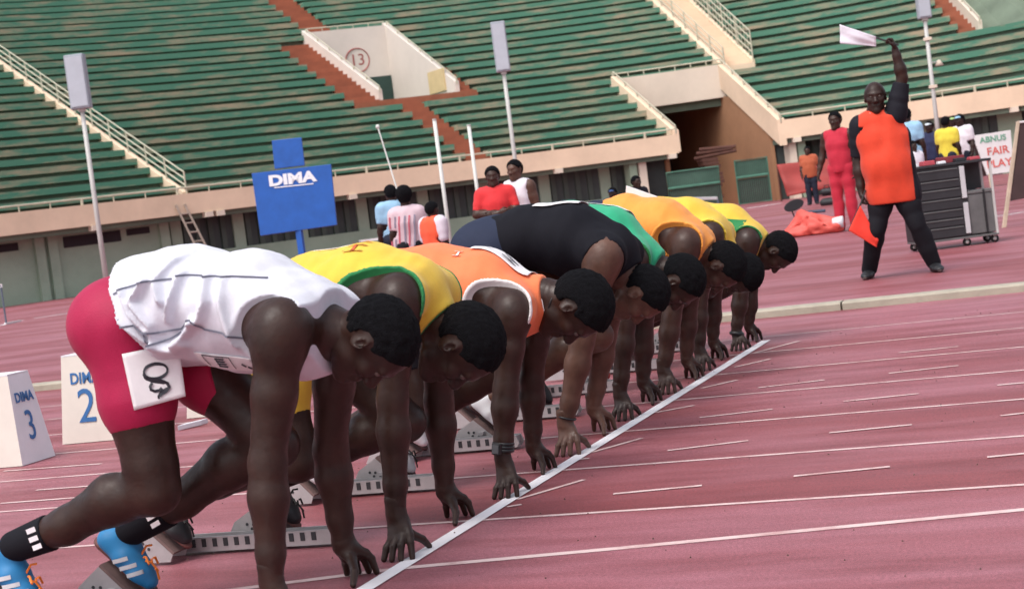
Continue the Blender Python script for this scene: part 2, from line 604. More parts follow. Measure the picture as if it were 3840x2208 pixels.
def step_piece(x0, x1, k):
    t0 = .50 + k * ROW_T; z1 = SZ(t0 + .05) + .18
    for h in (0, 1):
        mb = MB(); zz = z1 - .17 * (1 - h)
        sweep(mb, span(x0, x1), [(t0 + .37 * h, zz - .30), (t0 + .37 * h + .42, zz - .30), (t0 + .37 * h + .42, zz), (t0 + .37 * h, zz)])
        mb.build('aisle_step', M_brown, stand)


for k in range(NROW):
    t = .55 + k * ROW_T
    segs = [(-480, X_L - 6)]
    inside13 = V13[2] - .5 < t < V13[3] - .2
    tun = t < TUN[3] - .3
    v15 = V15[2] - .3 < t < V15[3]
    if inside13:
        segs += [(X_L + 6, V13[0] - 78), (V13[1] + (40 if t < 8.5 else 6), X_R0 - 4)]
        step_piece(V13[0] - 78, V13[0] - 8, k)
        if t < 8.5: step_piece(V13[1] + 8, V13[1] + 40, k)
    else:
        segs += [(X_L + 6, X_B0)]
        step_piece(X_B0, X_B1, k)
        segs += [(X_B1, (TUN[0] - 4) if tun else (X_R0 - 4))]
    if v15:
        segs += [((TUN[1] + 6) if tun else (X_R1 + 4), V15[0] - 50)]
        step_piece(V15[0] - 50, V15[0] - 4, k)
    else:
        segs += [((TUN[1] + 6) if tun else (X_R1 + 4), 3050)]
    for a, b in segs: row_piece(a, b, k)
# solid body under the rows so that no light leaks through
for (a, b) in ((-480, V13[0]), (V13[1], TUN[0]), (TUN[1], 3050)):
    mb = MB(); T = .55 + NROW * ROW_T
    sweep(mb, span(a, b), [(1.3, 1.6), (T + 1, SZ(T) - 2.2), (T + 1, SZ(T) - .5), (1.3, SZ(1.3) - .5)])
    mb.build('under_slab', M_conc, stand)
mb = MB(); sweep(mb, span(V13[0], V13[1]), [(1.3, 1.6), (V13[2], SZ(V13[2]) - 1.0), (V13[2], SZ(V13[2]) - .5), (1.3, SZ(1.3) - .5)])
mb.build('under_slab', M_conc, stand)
mb = MB(); T = .55 + NROW * ROW_T
sweep(mb, span(V13[0], V13[1]), [(V13[3] + .3, SZ(V13[3]) - 2), (T + 1, SZ(T) - 2.2), (T + 1, SZ(T) - .5), (V13[3] + .3, SZ(V13[3]) - .5)])
mb.build('under_slab', M_conc, stand)
mb = MB(); sweep(mb, span(TUN[0], TUN[1]), [(TUN[3] + .3, SZ(TUN[3]) - 1.2), (T + 1, SZ(T) - 2.2), (T + 1, SZ(T) - .5), (TUN[3] + .3, SZ(TUN[3]) - .5)])
mb.build('under_slab', M_conc, stand)

# front parapet, railing, beam ends
def parapet(x0, x1):
    xs_ = span(x0, x1, 150)
    for a, b in zip(xs_[:-1], xs_[1:]):
        mb = MB(); sweep(mb, span(a, b, 60), [(0, 1.95), (.16, 1.95), (.16, 2.56), (0, 2.56)])
        mb.build('parapet_panel', M_cream, stand)
    rl = MB(); rl.tube([S(x, .08, 2.74) for x in span(x0, x1, 40)], .028, 6)
    rail = rl.build('front_rail', M_rail, stand)
    n = int((x1 - x0) / 75)
    for i in range(n + 1):
        x = x0 + (x1 - x0) * i / n
        mb = MB(); mb.tube([S(x, .08, 2.55), S(x, .08, 2.745)], .022 if i % 3 else .045, 6)
        mb.build('rail_post', M_rail, rail)
    mb = MB(); sweep(mb, span(x0, x1), [(.17, 1.80), (1.6, 1.80), (1.6, 1.949), (.17, 1.949)])
    mb.build('soffit', M_conc, stand)


parapet(-480, TUN[0]); parapet(TUN[1], 3050)
for x in (232, 508, 536, 860, 1372, 1656, 1966, 2500):
    mb = MB()
    sweep(mb, [x - 9, x + 9], [(-.06, 1.80), (.5, 1.80), (.5, 1.948), (-.06, 1.948)])
    mb.build('beam_end', M_cream2, stand)

# wall below the seats
def wall(x0, x1, t, z0, z1, m, name='front_wall', th=.2):
    mb = MB(); sweep(mb, span(x0, x1), [(t, z0), (t + th, z0), (t + th, z1), (t, z1)]); return mb.build(name, m, stand)


wall(-480, 440, 1.0, 0, 1.8, M_wallg)
wall(440, 1570, 1.0, 0, .78, M_wallg, 'dado_wall')
wall(440, 1570, 1.12, .78, 1.8, M_dark, 'window_band')
wall(1934, 3050, 1.12, 0, 1.8, M_dark, 'window_band')
wall(1570, TUN[0], 1.12, 0, 1.8, M_dark, 'window_band')
for x in list(range(452, 1570, 30)):
    mb = MB(); sweep(mb, [x, x + (11 if (x // 30) % 5 else 26)], [(1.04, .781), (1.118, .781), (1.118, 1.799), (1.04, 1.799)])
    mb.build('window_mullion', M_darkg if (x // 30) % 5 else M_wallg, stand)
for x in list(range(1990, 3040, 38)):
    mb = MB(); sweep(mb, [x, x + (14 if (x // 38) % 5 else 60)], [(1.04, .0), (1.118, .0), (1.118, 1.799), (1.04, 1.799)])
    mb.build('window_mullion', M_darkg if (x // 38) % 5 else M_wallg2, stand)
for x in (-210, 118, 150, 420):
    mb = MB(); sweep(mb, [x, x + 22], [(.86, 0), (1.0, 0), (1.0, 1.8), (.86, 1.8)]); mb.build('pilaster', M_wallg, stand)
for (a, b, z0, z1) in ((-120, 82, 1.52, 1.74), (192, 330, 1.42, 1.74), (345, 400, 1.55, 1.74)):
    mb = MB(); sweep(mb, span(a, b), [(.975, z0), (1.02, z0), (1.02, z1), (.975, z1)]); mb.build('vent_slot', M_blackish, stand)
for x in (1556, 1580, 1952, 1975):
    mb = MB(); sweep(mb, [x, x + 18], [(.30, 0), (.75, 0), (.75, 1.8), (.30, 1.8)]); mb.build('column', M_cream2 if x in (1580, 1952) else M_wallg2, stand)

# sloping parapets with rails
def slope_wall(x, w, t0, t1, above, below, m, name='sloping_parapet', floor=None, steps=10):
    mb = MB(); vs = []; fs = []
    ts = np.linspace(t0, t1, steps)
    for t in ts:
        lo = SZ(t) - below if floor is None else floor
        for (xx, zz) in ((x - w, lo), (x + w, lo), (x + w, SZ(t) + above), (x - w, SZ(t) + above)):
            vs.append(S(xx, t, zz))
    for i in range(steps - 1):
        for j in range(4):
            k = (j + 1) % 4; fs.append((i * 4 + j, i * 4 + k, (i + 1) * 4 + k, (i + 1) * 4 + j))
    fs.append((3, 2, 1, 0)); fs.append(tuple((steps - 1) * 4 + j for j in range(4)))
    mb.add(vs, fs); return mb.build(name, m, stand)


def slope_rail(x, t0, t1, base, heights, posts, r=.022, verticals=0):
    mb = MB()
    for h in heights: mb.tube([S(x, t, SZ(t) + base + h) for t in np.linspace(t0, t1, 12)], r, 6)
    o = mb.build('stair_rail', M_rail, stand)
    for t in np.linspace(t0, t1, posts):
        mb = MB(); mb.tube([S(x, t, SZ(t) + base - .1), S(x, t, SZ(t) + base + heights[0] + .01)], r * 1.3, 6); mb.build('rail_post', M_rail, o)
    if verticals:
        mb = MB()
        for t in np.linspace(t0, t1, verticals): mb.tube([S(x, t, SZ(t) + base), S(x, t, SZ(t) + base + heights[0])], .012, 4)
        mb.build('rail_baluster', M_rail, o)


TT = .55 + NROW * ROW_T
slope_wall(X_L, 6, .17, TT, .17, .25, M_cream, steps=40)
slope_rail(X_L, .1, TT, .17, (.62, .42, .22), 22)
# stairs on the right with a rail on both sides
slope_wall(X_R0 + 4, 8, TUN[3], TT, .17, .25, M_cream, steps=40)
for k in range(6, NROW):
    step_t = .5 + k * ROW_T
    for h in (0, 1):
        mb = MB(); zz = SZ(step_t + .37 * h) + .12
        sweep(mb, [X_R0 + 13, X_R1 - 3], [(step_t + .37 * h, zz - .25), (step_t + .37 * h + .42, zz - .25), (step_t + .37 * h + .42, zz), (step_t + .37 * h, zz)])
        mb.build('stair_step', M_cream, stand)
slope_rail(X_R0 + 4, TUN[3], TT, .17, (.62, .42, .22), 16)
slope_wall(X_R1, 4, TUN[3] + .3, TT, .10, .25, M_cream, steps=40)
slope_rail(X_R1, TUN[3] + .3, TT, .10, (1.0, .75, .5, .25), 14, verticals=60)

# tunnel mouth
slope_wall(TUN[0] - 2, 7, 0, TUN[3], .32, .38, M_cream)
slope_rail(TUN[0] - 2, 0, TUN[3], .32, (.16,), 6)
slope_wall(TUN[1] - 2, 9, .0, TUN[3], .22, .62, M_cream)
slope_rail(TUN[1] - 2, 0, TUN[3], .22, (.16,), 6)
mb = MB(); sweep(mb, span(TUN[0] - 8, TUN[1] + 8), [(TUN[3], SZ(TUN[3]) - .92), (TUN[3] + .25, SZ(TUN[3]) - .92), (TUN[3] + .25, SZ(TUN[3]) + .22), (TUN[3], SZ(TUN[3]) + .22)])
mb.build('tunnel_header', M_cream2, stand)
mb = MB(); mb.tube([S(x, TUN[3] + .1, SZ(TUN[3]) + .40) for x in span(TUN[0] - 4, X_R0, 40)], .025, 6)
hr = mb.build('header_rail', M_rail, stand)
for x in np.linspace(TUN[0] - 2, X_R0, 8):
    mb = MB(); mb.tube([S(x, TUN[3] + .1, SZ(TUN[3]) + .2), S(x, TUN[3] + .1, SZ(TUN[3]) + .41)], .022, 6); mb.build('rail_post', M_rail, hr)
# inside of the tunnel
def quadwall(name, pts, m):
    mb = MB(); mb.add(pts, [(0, 1, 2, 3)]); return mb.build(name, m, stand)


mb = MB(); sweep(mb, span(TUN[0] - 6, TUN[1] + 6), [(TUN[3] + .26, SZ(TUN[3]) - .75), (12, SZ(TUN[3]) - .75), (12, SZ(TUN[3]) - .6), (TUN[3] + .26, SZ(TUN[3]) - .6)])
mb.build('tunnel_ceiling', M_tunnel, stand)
def sidewall(x, w, t0, t1, m):
    mb = MB(); vs = []
    f = lambda t: min(SZ(t) - .40, SZ(TUN[3]) - .9)
    ts = [t0, 2, 3.5, TUN[3], t1]
    for t in ts:
        for (xx, zz) in ((x - w, 0), (x + w, 0), (x + w, f(t)), (x - w, f(t))): vs.append(S(xx, t, zz))
    fs = [(i * 4 + j, i * 4 + (j + 1) % 4, (i + 1) * 4 + (j + 1) % 4, (i + 1) * 4 + j) for i in range(len(ts) - 1) for j in range(4)]
    fs += [(3, 2, 1, 0), tuple((len(ts) - 1) * 4 + j for j in range(4))]
    mb.add(vs, fs); mb.build('tunnel_wall', m, stand)


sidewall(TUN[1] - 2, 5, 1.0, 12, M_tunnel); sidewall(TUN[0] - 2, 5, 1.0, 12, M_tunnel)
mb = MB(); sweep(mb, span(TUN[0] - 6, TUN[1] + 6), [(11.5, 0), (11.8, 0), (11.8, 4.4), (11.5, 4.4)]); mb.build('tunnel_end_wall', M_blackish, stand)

# passage marked 13
def passage(V, m):
    x0, x1, t0, t1 = V; zf = SZ(t0) - .12
    mb = MB(); sweep(mb, span(x0, x1), [(t1, zf), (t1 + .25, zf), (t1 + .25, SZ(t1) + .35), (t1, SZ(t1) + .35)]); mb.build('passage_back_wall', m, stand)
    mb = MB(); sweep(mb, span(x0, x1), [(t0 - .05, zf - .2), (t1 + .2, zf - .2), (t1 + .2, zf), (t0 - .05, zf)]); mb.build('passage_floor', M_conc, stand)
    for x, ab in ((x0 - 4, .35), (x1 + 4, .35)):
        slope_wall(x, 5, t0, t1 + .25, ab, 0, m, 'passage_side_wall', floor=zf)
        slope_rail(x, t0, t1, ab, (.12,), 7)
    mb = MB(); mb.tube([S(x, t1 + .12, SZ(t1) + .50) for x in span(x0, x1, 40)], .022, 6)
    pr_ = mb.build('passage_rail', M_rail, stand)
    for x in np.linspace(x0, x1, 6):
        mb = MB(); mb.tube([S(x, t1 + .12, SZ(t1) + .3), S(x, t1 + .12, SZ(t1) + .51)], .018, 6); mb.build('rail_post', M_rail, pr_)
    return zf


zf = passage(V13, M_white)
M_door = mat('door_dark_green', (.02, .05, .04), .6, .2, 2)
mb = MB(); sweep(mb, [1266, 1324], [(V13[3] - .05, zf + .01), (V13[3] - .004, zf + .01), (V13[3] - .004, zf + 1.42), (V13[3] - .05, zf + 1.42)])
mb.build('passage_door', M_door, stand)
mb = MB(); sweep(mb, [1262, 1266], [(V13[3] - .07, zf + .01), (V13[3] - .004, zf + .01), (V13[3] - .004, zf + 1.46), (V13[3] - .07, zf + 1.46)])
mb.build('door_frame', M_door, stand)
# brown landing in front of the passage
mb = MB(); sweep(mb, span(V13[0] - 78, V13[1] + 42), [(V13[2] - .35, SZ(V13[2]) - .55), (V13[2] - .02, SZ(V13[2]) - .55), (V13[2] - .02, SZ(V13[2]) - .05), (V13[2] - .35, SZ(V13[2]) - .05)])
mb.build('landing', M_brown, stand)
# yellow cabinet on the side wall
ca = S(V13[1] - 2, 7.0); cb = S(V13[1] - 2, 8.6)
mb = MB(); q = lambda t, z, dx: S(V13[1] - 1.2 - dx, t, z)
mb.hexa([q(6.9, zf + .25, 0), q(8.4, zf + .25, 0), q(8.4, zf + .25, 4), q(6.9, zf + .25, 4), q(6.9, zf + 1.05, 0), q(8.4, zf + 1.05, 0), q(8.4, zf + 1.05, 4), q(6.9, zf + 1.05, 4)])
mb.build('wall_cabinet', mat('cabinet_yellow', (.62, .48, .26), .6, .08, 2), stand)
M_redpaint = mat('number_red_paint', (.35, .10, .09), .8, .3, 4)
o13 = S(1254, V13[3] - .012, zf + 2.12)
tx = nrm(S(1260, V13[3], 0) - S(1180, V13[3], 0))
place_text('number_thirteen', '13', .62, o13, tx, (0, 0, 1), M_redpaint, stand, .004)
mb = MB(); mb.tube([o13 - np.cross(tx, (0, 0, 1.)) * -.006 + tx * .46 * math.cos(a) + np.array([0, 0, .46 * math.sin(a)]) for a in np.linspace(0, 2 * math.pi, 33)[:-1]], .026, 6, close=True)
mb.build('number_ring', M_redpaint, stand)
passage(V15, M_cream2)
# ------------------------------------------------------------------ people
YV = np.array([0., 1., 0.]); XV = np.array([1., 0, 0]); ZV = np.array([0., 0, 1])


def skin_mat(name, col, rough=.46):
    if name in MATS: return MATS[name]
    m = mat(name, col, rough, .34, 9.0, bump=.07, bscale=60, spec=.36)
    nt = m.node_tree; b = nt.nodes['Principled BSDF']
    rz = nt.nodes.new('ShaderNodeTexNoise'); rz.inputs['Scale'].default_value = 22; rz.inputs['Detail'].default_value = 5
    mr = nt.nodes.new('ShaderNodeMapRange'); mr.inputs[1].default_value = .35; mr.inputs[2].default_value = .65; mr.inputs[3].default_value = rough - .12; mr.inputs[4].default_value = rough + .14
    nt.links.new(nt.nodes['Texture Coordinate'].outputs['Object'], rz.inputs['Vector']); nt.links.new(rz.outputs['Fac'], mr.inputs[0]); nt.links.new(mr.outputs[0], b.inputs['Roughness'])
    return m


SK_DARK = skin_mat('skin_deep_brown', (.029, .0122, .0086))
SK_MID = skin_mat('skin_brown', (.046, .0205, .0145))
SK_WARM = skin_mat('skin_warm_brown', (.095, .046, .032))
M_hair = mat('hair_black', (.007, .007, .009), .95, .5, 90, bump=.9, bscale=260, spec=.12)
M_eye = mat('eye_white', (.10, .08, .07), .3, .02)
M_nail = mat('nail_pale', (.32, .20, .17), .35, .05)


def cloth(name, col, rough=.75, **kw):
    return mat(name, col, rough, kw.get('var', .07), kw.get('vs', 14), bump=kw.get('bump', .12), bscale=kw.get('bs', 220), sheen=kw.get('sheen', .12 if max(col) > .1 else 0.0), spec=.3 if max(col) > .1 else .15)


def wob(X, Y, Z, f, seed, n=5, amp=1.0):
    """smooth cheap noise in [-1,1], f cycles per metre (vector allowed)"""
    r = np.random.default_rng(seed); out = 0
    f = np.array(f if hasattr(f, '__len__') else (f, f, f), float)
    for i in range(n):
        k = r.normal(size=3); k = k / np.linalg.norm(k) * f * r.uniform(.6, 1.5) * 2 * math.pi
        out = out + np.sin(k[0] * X + k[1] * Y + k[2] * Z + r.uniform(0, 6.3))
    return amp * out / n ** .5


def torso_prims(J, s, w=1.0, belly=0.0):
    """(A, B, ra, rb, k) with lateral axis J['lat']"""
    P, Wst, Ch, Up = J['pelvis'], J['waist'], J['chest'], J['upper']
    out = [(P, Wst, .118 * s, .108 * s, 1.36 * w), (Wst, Ch, .108 * s, .128 * s, 1.36 * w), (Ch, Up, .128 * s, .108 * s, 1.40 * w)]
    return out


def put_torso(V, J, s, off=0.0, w=1.0, k=.08, shoulders=True, butt=True):
    for (a, b, ra, rb, ra_) in torso_prims(J, s, w):
        V.cap(a, b, ra, rb, k, J['lat'], ra_, off)
    if shoulders:
        for sd_ in 'RL':
            sh = np.array(J['sh' + sd_]); V.cap(lerp(J['upper'], sh, .25), lerp(J['upper'], sh, .86), .088 * s, .072 * s, .05, None, 1, off)
    if butt:
        for sd_ in 'RL':
            hp = np.array(J['hip' + sd_]); V.cap(hp, hp + J['back'] * .045 * s, .098 * s, .105 * s, .05, None, 1, off)


def put_arm(V, J, sd_, s, off=0.0, upto=1.0, k=.025, fat=1.0):
    sh, el, wr = (np.array(J[n + sd_], float) for n in ('sh', 'el', 'wr'))
    if upto >= .25: V.cap(sh, lerp(sh, el, .16), .070 * s * fat, .066 * s * fat, .04, None, 1, off)
    e = min(upto * 2, 1.0)
    V.cap(lerp(sh, el, .1), lerp(sh, el, max(.5 * e, .11)), .060 * s * fat, .057 * s * fat, k, None, 1, off)
    if upto > .25: V.cap(lerp(sh, el, .5), lerp(sh, el, e), .057 * s * fat, .046 * s * fat, k, None, 1, off)
    if upto >= 1:
        V.cap(lerp(sh, el, .30) + XV * .016 * s, lerp(sh, el, .72) + XV * .012 * s, .040 * s * fat, .034 * s * fat, .02, None, 1, off)
        V.cap(lerp(sh, el, .20) - XV * .018 * s, lerp(sh, el, .60) - XV * .014 * s, .042 * s * fat, .034 * s * fat, .02, None, 1, off)
        o_ = nrm(np.array([.5, (el - wr)[1] + (1 if sd_ == 'L' else -1) * .6, 0]))
        V.cap(lerp(sh, el, .88) + o_ * .012 * s, lerp(el, wr, .35) + o_ * .010 * s, .034 * s * fat, .036 * s * fat, .02, None, 1, off)
    if upto > .5:
        V.cap(el, lerp(el, wr, .28), .047 * s * fat, .051 * s * fat, k, None, 1, off)
        V.cap(lerp(el, wr, .28), lerp(el, wr, .75), .051 * s * fat, .036 * s, k, None, 1, off)
        V.cap(lerp(el, wr, .75), wr, .036 * s, .031 * s, k, None, 1, off)


def put_leg(V, J, sd_, s, off=0.0, upto=1.0, k=.03, fat=1.0):
    hp, kn, an = (np.array(J[n + sd_], float) for n in ('hip', 'kn', 'an'))
    e = min(upto * 2, 1)
    V.cap(hp, lerp(hp, kn, min(.45, e)), .096 * s * fat, .086 * s * fat, .05, None, 1, off)
    if e > .45: V.cap(lerp(hp, kn, .45), lerp(hp, kn, min(.85, e)), .086 * s * fat, .064 * s * fat, k, None, 1, off)
    if e > .85: V.cap(lerp(hp, kn, .85), kn, .064 * s * fat, .060 * s, k, None, 1, off)
    if upto > .5:
        cal = nrm(np.cross(np.cross(kn - hp, an - kn) + 1e-6, an - kn)); cal = cal if cal @ (hp - kn) > 0 else -cal
        kb = lerp(kn, an, .28) + cal * .018 * s
        V.cap(kn, kb, .056 * s, .062 * s, k, None, 1, off)
        V.cap(kb, lerp(kn, an, .62), .062 * s, .046 * s, k, None, 1, off)
        V.cap(lerp(kn, an, .62), an, .046 * s, .036 * s, k, None, 1, off)


def head_field(c, up, fwd, s, h=.005, neck=None, off=0.0):
    up = nrm(up); fwd = nrm(np.array(fwd) - up * (np.array(fwd) @ up)); sd_ = np.cross(fwd, up)
    L = lambda f, l, u: np.array(c) + s * (fwd * f + sd_ * l + up * u)
    V = Vox(np.array(c) - .22 * s, np.array(c) + .22 * s, h)
    ax = (fwd, sd_, up)
    V.ell(L(-.008, 0, .026), ax, (.100 * s, .078 * s, .090 * s), .02)
    V.ell(L(-.028, 0, .012), ax, (.080 * s, .074 * s, .078 * s), .03)
    V.ell(L(.034, 0, -.050), ax, (.056 * s, .056 * s, .072 * s), .035)
    V.cap(L(.015, -.035, -.080), L(.068, 0, -.104), .028 * s, .024 * s, .03); V.cap(L(.015, .035, -.080), L(.068, 0, -.104), .028 * s, .024 * s, .03)
    V.cap(L(.086, 0, .004), L(.106, 0, -.034), .009 * s, .016 * s, .014)           # nose
    V.ell(L(.098, .016, -.038), ax, (.013 * s, .011 * s, .010 * s), .008); V.ell(L(.098, -.016, -.038), ax, (.013 * s, .011 * s, .010 * s), .008)
    V.cap(L(.086, -.020, -.064), L(.086, .020, -.064), .011 * s, .011 * s, .008)    # lips
    V.cap(L(.083, -.017, -.076), L(.083, .017, -.076), .011 * s, .011 * s, .008)
    V.cap(L(.080, -.040, .024), L(.088, -.010, .022), .010 * s, .010 * s, .018); V.cap(L(.080, .040, .024), L(.088, .010, .022), .010 * s, .010 * s, .018)
    V.ell(L(.060, -.044, -.022), ax, (.024 * s, .022 * s, .020 * s), .02); V.ell(L(.060, .044, -.022), ax, (.024 * s, .022 * s, .020 * s), .02)
    for l in (-1, 1):
        V.ell(L(.101, .031 * l, .004), ax, (.013 * s, .015 * s, .008 * s), .01, op='s')
        V.ell(L(-.010, .079 * l, -.008), (nrm(fwd * .8 + sd_ * l * .5), nrm(sd_ * l * .8 - fwd * .5), up), (.021 * s, .008 * s, .032 * s), .008)
        V.ell(L(-.004, .088 * l, -.004), ax, (.009 * s, .007 * s, .016 * s), .004, op='s')
    if neck is not None:
        nk = np.array(neck, float)
        V.cap(L(-.030, 0, -.045), nk, .052 * s, .060 * s, .03)
    return V, L, ax


def add_head(parts_body, kids, c, up, fwd, s, neck, h, hair=True, hairline=.045, thick=.008, bald=False, bun=None):
    V, L, ax = head_field(c, up, fwd, s, h, neck)
    parts_body.append(V)
    fwd_, sd_, up_ = ax
    for l in (-1, 1):
        ec = L(.0775, .031 * l, .003); ey = Vox(ec - .03 * s, ec + .03 * s, max(h * .5, .0025))
        ey.ell(ec, ax, (.0125 * s, .0125 * s, .009 * s), .001); kids.append(('eye', ey, M_eye))
    if hair:
        H = Vox(np.array(c) - .2 * s, np.array(c) + .2 * s, h)
        H.ell(L(-.008, 0, .026), ax, (.100 * s, .078 * s, .090 * s), .02, thick)
        H.ell(L(-.028, 0, .010), ax, (.080 * s, .074 * s, .080 * s), .03, thick)
        if bun is not None:
            for (f, l, u, r) in bun: H.ell(L(f, l, u), ax, (r, r, r), .02)
        # hairline: cut by a tilted plane, lower at the back
        H.plane(L(.052, 0, hairline), nrm(fwd_ * .72 - up_ * .69))
        X, Y, Z = H.full()
        ear = Vox(H.lo, H.lo + H.h * (H.n - 1), H.h); 
        for l in (-1, 1): H.ell(L(-.008, .085 * l, -.012), ax, (.032 * s, .03 * s, .042 * s), .01, op='s')
        H.d = H.d + wob(X, Y, Z, 45, 3, 6, .0020).astype(np.float32)
        kids.append(('hair', H, M_hair))


def flat_hand(wr, down, palm_n, thumb_dir, s, h, curl=.6, spread=1.0):
    """relaxed or gripping hand hanging from the wrist: down = finger direction, palm_n = where the palm faces"""
    down = nrm(down); pn = nrm(np.array(palm_n) - down * (np.array(palm_n) @ down)); td = np.cross(down, pn)
    if td @ np.array(thumb_dir) < 0: td = -td
    V = Vox(np.array(wr) - .24 * s, np.array(wr) + .24 * s, h)
    Q = lambda a, b, c: np.array(wr) + s * (down * a + td * b + pn * c)
    V.cap(Q(-.02, 0, 0), Q(.02, 0, 0), .030 * s, .032 * s, .02, pn, .75)
    V.cap(Q(.03, .016, 0), Q(.085, .018, .004), .024 * s, .020 * s, .02, pn, .6); V.cap(Q(.03, -.018, 0), Q(.08, -.022, .004), .022 * s, .018 * s, .02, pn, .6)
    for i, (b, ln) in enumerate(((.029, .075), (.010, .082), (-.009, .076), (-.027, .060))):
        p0 = Q(.085 - .004 * i, b, .003); p = p0; ang = 0
        for sg in range(3):
            ang += curl * (.75, .9, .8)[sg]
            dl = ln * (.45, .32, .26)[sg]
            nx = p + s * dl * (down * math.cos(ang) + pn * math.sin(ang) + td * .05 * spread * (1.5 - i))
            r0 = (.0105, .0095, .0088, .0078)[sg] * s; r1 = (.0095, .0088, .0078)[sg] * s
            V.cap(p, nx, r0, r1, .004); p = nx
    p0 = Q(.025, .030, .006); p1 = Q(.055, .052, .020); p2 = Q(.085, .050, .034)
    V.cap(p0, p1, .014 * s, .0115 * s, .01); V.cap(p1, p2, .0115 * s, .009 * s, .004)
    return V


def track_hand(wr, s, h, out, fx=.15):
    """hand bridged on the start line: fingers point outwards (out = +-Y), thumb inwards"""
    wr = np.array(wr, float); o = np.array([0, out, 0.])
    V = Vox((wr[0] - .17 * s, wr[1] - .17 * s, -.012), (wr[0] + .17 * s, wr[1] + .17 * s, wr[2] + .07), h)
    g = lambda x, y, z: np.array([wr[0] + x * s, wr[1] + out * y * s, z])
    kz = .072 * s
    V.cap(wr + ZV * .05, wr, .033 * s, .031 * s, .02)
    V.cap(wr, g(.016, .012, kz + .022), .030 * s, .027 * s, .02, YV, .8)
    ks = []
    for i, x in enumerate((.040, .018, -.004, -.025)):
        k = g(x + .010, .040 - .006 * abs(i - 1.3), kz - .004 * i); ks.append(k)
        V.cap(g(x * .6, .0, wr[2] * .82), k, .018 * s, .0135 * s, .014)
    tips = []
    for i, (k, dx, dy) in enumerate(zip(ks, (.014, .003, -.008, -.020), (.024, .032, .032, .027))):
        m = k + np.array([dx * .55 * s, out * dy * .75 * s, -.020 * s]); m[2] = max(m[2], .034 * s)
        t = m + np.array([dx * .35 * s, out * dy * .55 * s, 0]); t[2] = .0085 * s
        V.cap(k, m, .0132 * s, .0118 * s, .005); V.cap(m, t, .0118 * s, .0095 * s, .004); tips.append((m, t))
    b = g(.030, -.020, .066 * s); m = g(.052, -.058, .040 * s); t = g(.058, -.092, .0095 * s)
    V.cap(g(.012, -.008, .082 * s), b, .020 * s, .016 * s, .012); V.cap(b, m, .0155 * s, .0125 * s, .006); V.cap(m, t, .0125 * s, .0095 * s, .004)
    N = V.like()
    for (m_, t_) in tips:
        d = nrm(t_ - m_); N.ell(t_ + nrm(np.array([0, out * .6, .8])) * .0065 * s - d * .004, (d, nrm(np.cross(d, (0, 0, 1.))), nrm(np.cross(d, np.cross(d, (0, 0, 1.))))), (.0065 * s, .006 * s, .004 * s), .001)
    return V, N


def shoe(heel, toe, upn, s, h, an, bulk=1.0):
    """returns upper, sole fields; heel/toe are on the sole line"""
    heel = np.array(heel, float); toe = np.array(toe, float); d = nrm(toe - heel); up = nrm(np.array(upn) - d * (np.array(upn) @ d)); sd_ = np.cross(d, up)
    c = (heel + toe) / 2
    U = Vox(np.minimum(np.minimum(heel, toe), an) - .09 * s, np.maximum(np.maximum(heel, toe), an) + .09 * s, h)
    P = lambda a, u, l=0: heel + d * a * s + up * u * s + sd_ * l * s
    Lf = np.linalg.norm(toe - heel) / s
    U.cap(P(.025, .036), P(.10, .040), .036 * s * bulk, .040 * s * bulk, .03)
    U.cap(P(.10, .040), P(Lf * .70, .030), .040 * s * bulk, .030 * s, .03, sd_, 1.3)
    U.cap(P(Lf * .70, .028), P(Lf - .028, .024), .030 * s, .020 * s, .03, sd_, 1.55)
    U.cap(P(.04, .05), lerp(P(.045, .06), an, .55), .036 * s, .040 * s, .03)
    So = U.like(); 
    So.cap(P(.02, .012), P(Lf * .55, .012), .034 * s, .030 * s, .02, up, .42); So.cap(P(Lf * .55, .012), P(Lf - .022, .012), .038 * s, .028 * s, .02, up, .38)
    X, Y, Z = U.full()
    dl = ((X - heel[0]) * up[0] + (Y - heel[1]) * up[1] + (Z - heel[2]) * up[2]).astype(np.float32)
    U.d = np.maximum(U.d, .012 * s - dl)
    return U, So, (P, d, up, sd_, Lf)


def shell(field, lo_off, hi_off):
    """keep the layer between two offsets of a field"""
    o = field.like(); o.d = np.maximum(field.d - hi_off, lo_off - field.d); return o


def seg2d(A, B, pts, closed=False):
    """distance field in 2d (broadcast arrays A, B) to a polyline"""
    best = None; n = len(pts)
    for i in range(n if closed else n - 1):
        p, q = np.array(pts[i], float), np.array(pts[(i + 1) % n], float); ba = q - p
        t = np.clip(((A - p[0]) * ba[0] + (B - p[1]) * ba[1]) / max(ba @ ba, 1e-12), 0, 1)
        d = np.hypot(A - p[0] - t * ba[0], B - p[1] - t * ba[1])
        best = d if best is None else np.minimum(best, d)
    return best


def poly2d(A, B, pts):
    """signed distance to a convex polygon (ccw or cw)"""
    pts = [np.array(p, float) for p in pts]; c = sum(pts) / len(pts); best = None
    for i in range(len(pts)):
        p, q = pts[i], pts[(i + 1) % len(pts)]; e = nrm(q - p); n = np.array([e[1], -e[0]])
        if (c - p) @ n > 0: n = -n
        d = (A - p[0]) * n[0] + (B - p[1]) * n[1]
        best = d if best is None else np.maximum(best, d)
    return best


def emit(name, field, material, parent):
    me = net_mesh(name, [(field, 0)], material)
    return None if me is None else link(name, me, parent)


PLANE = {}


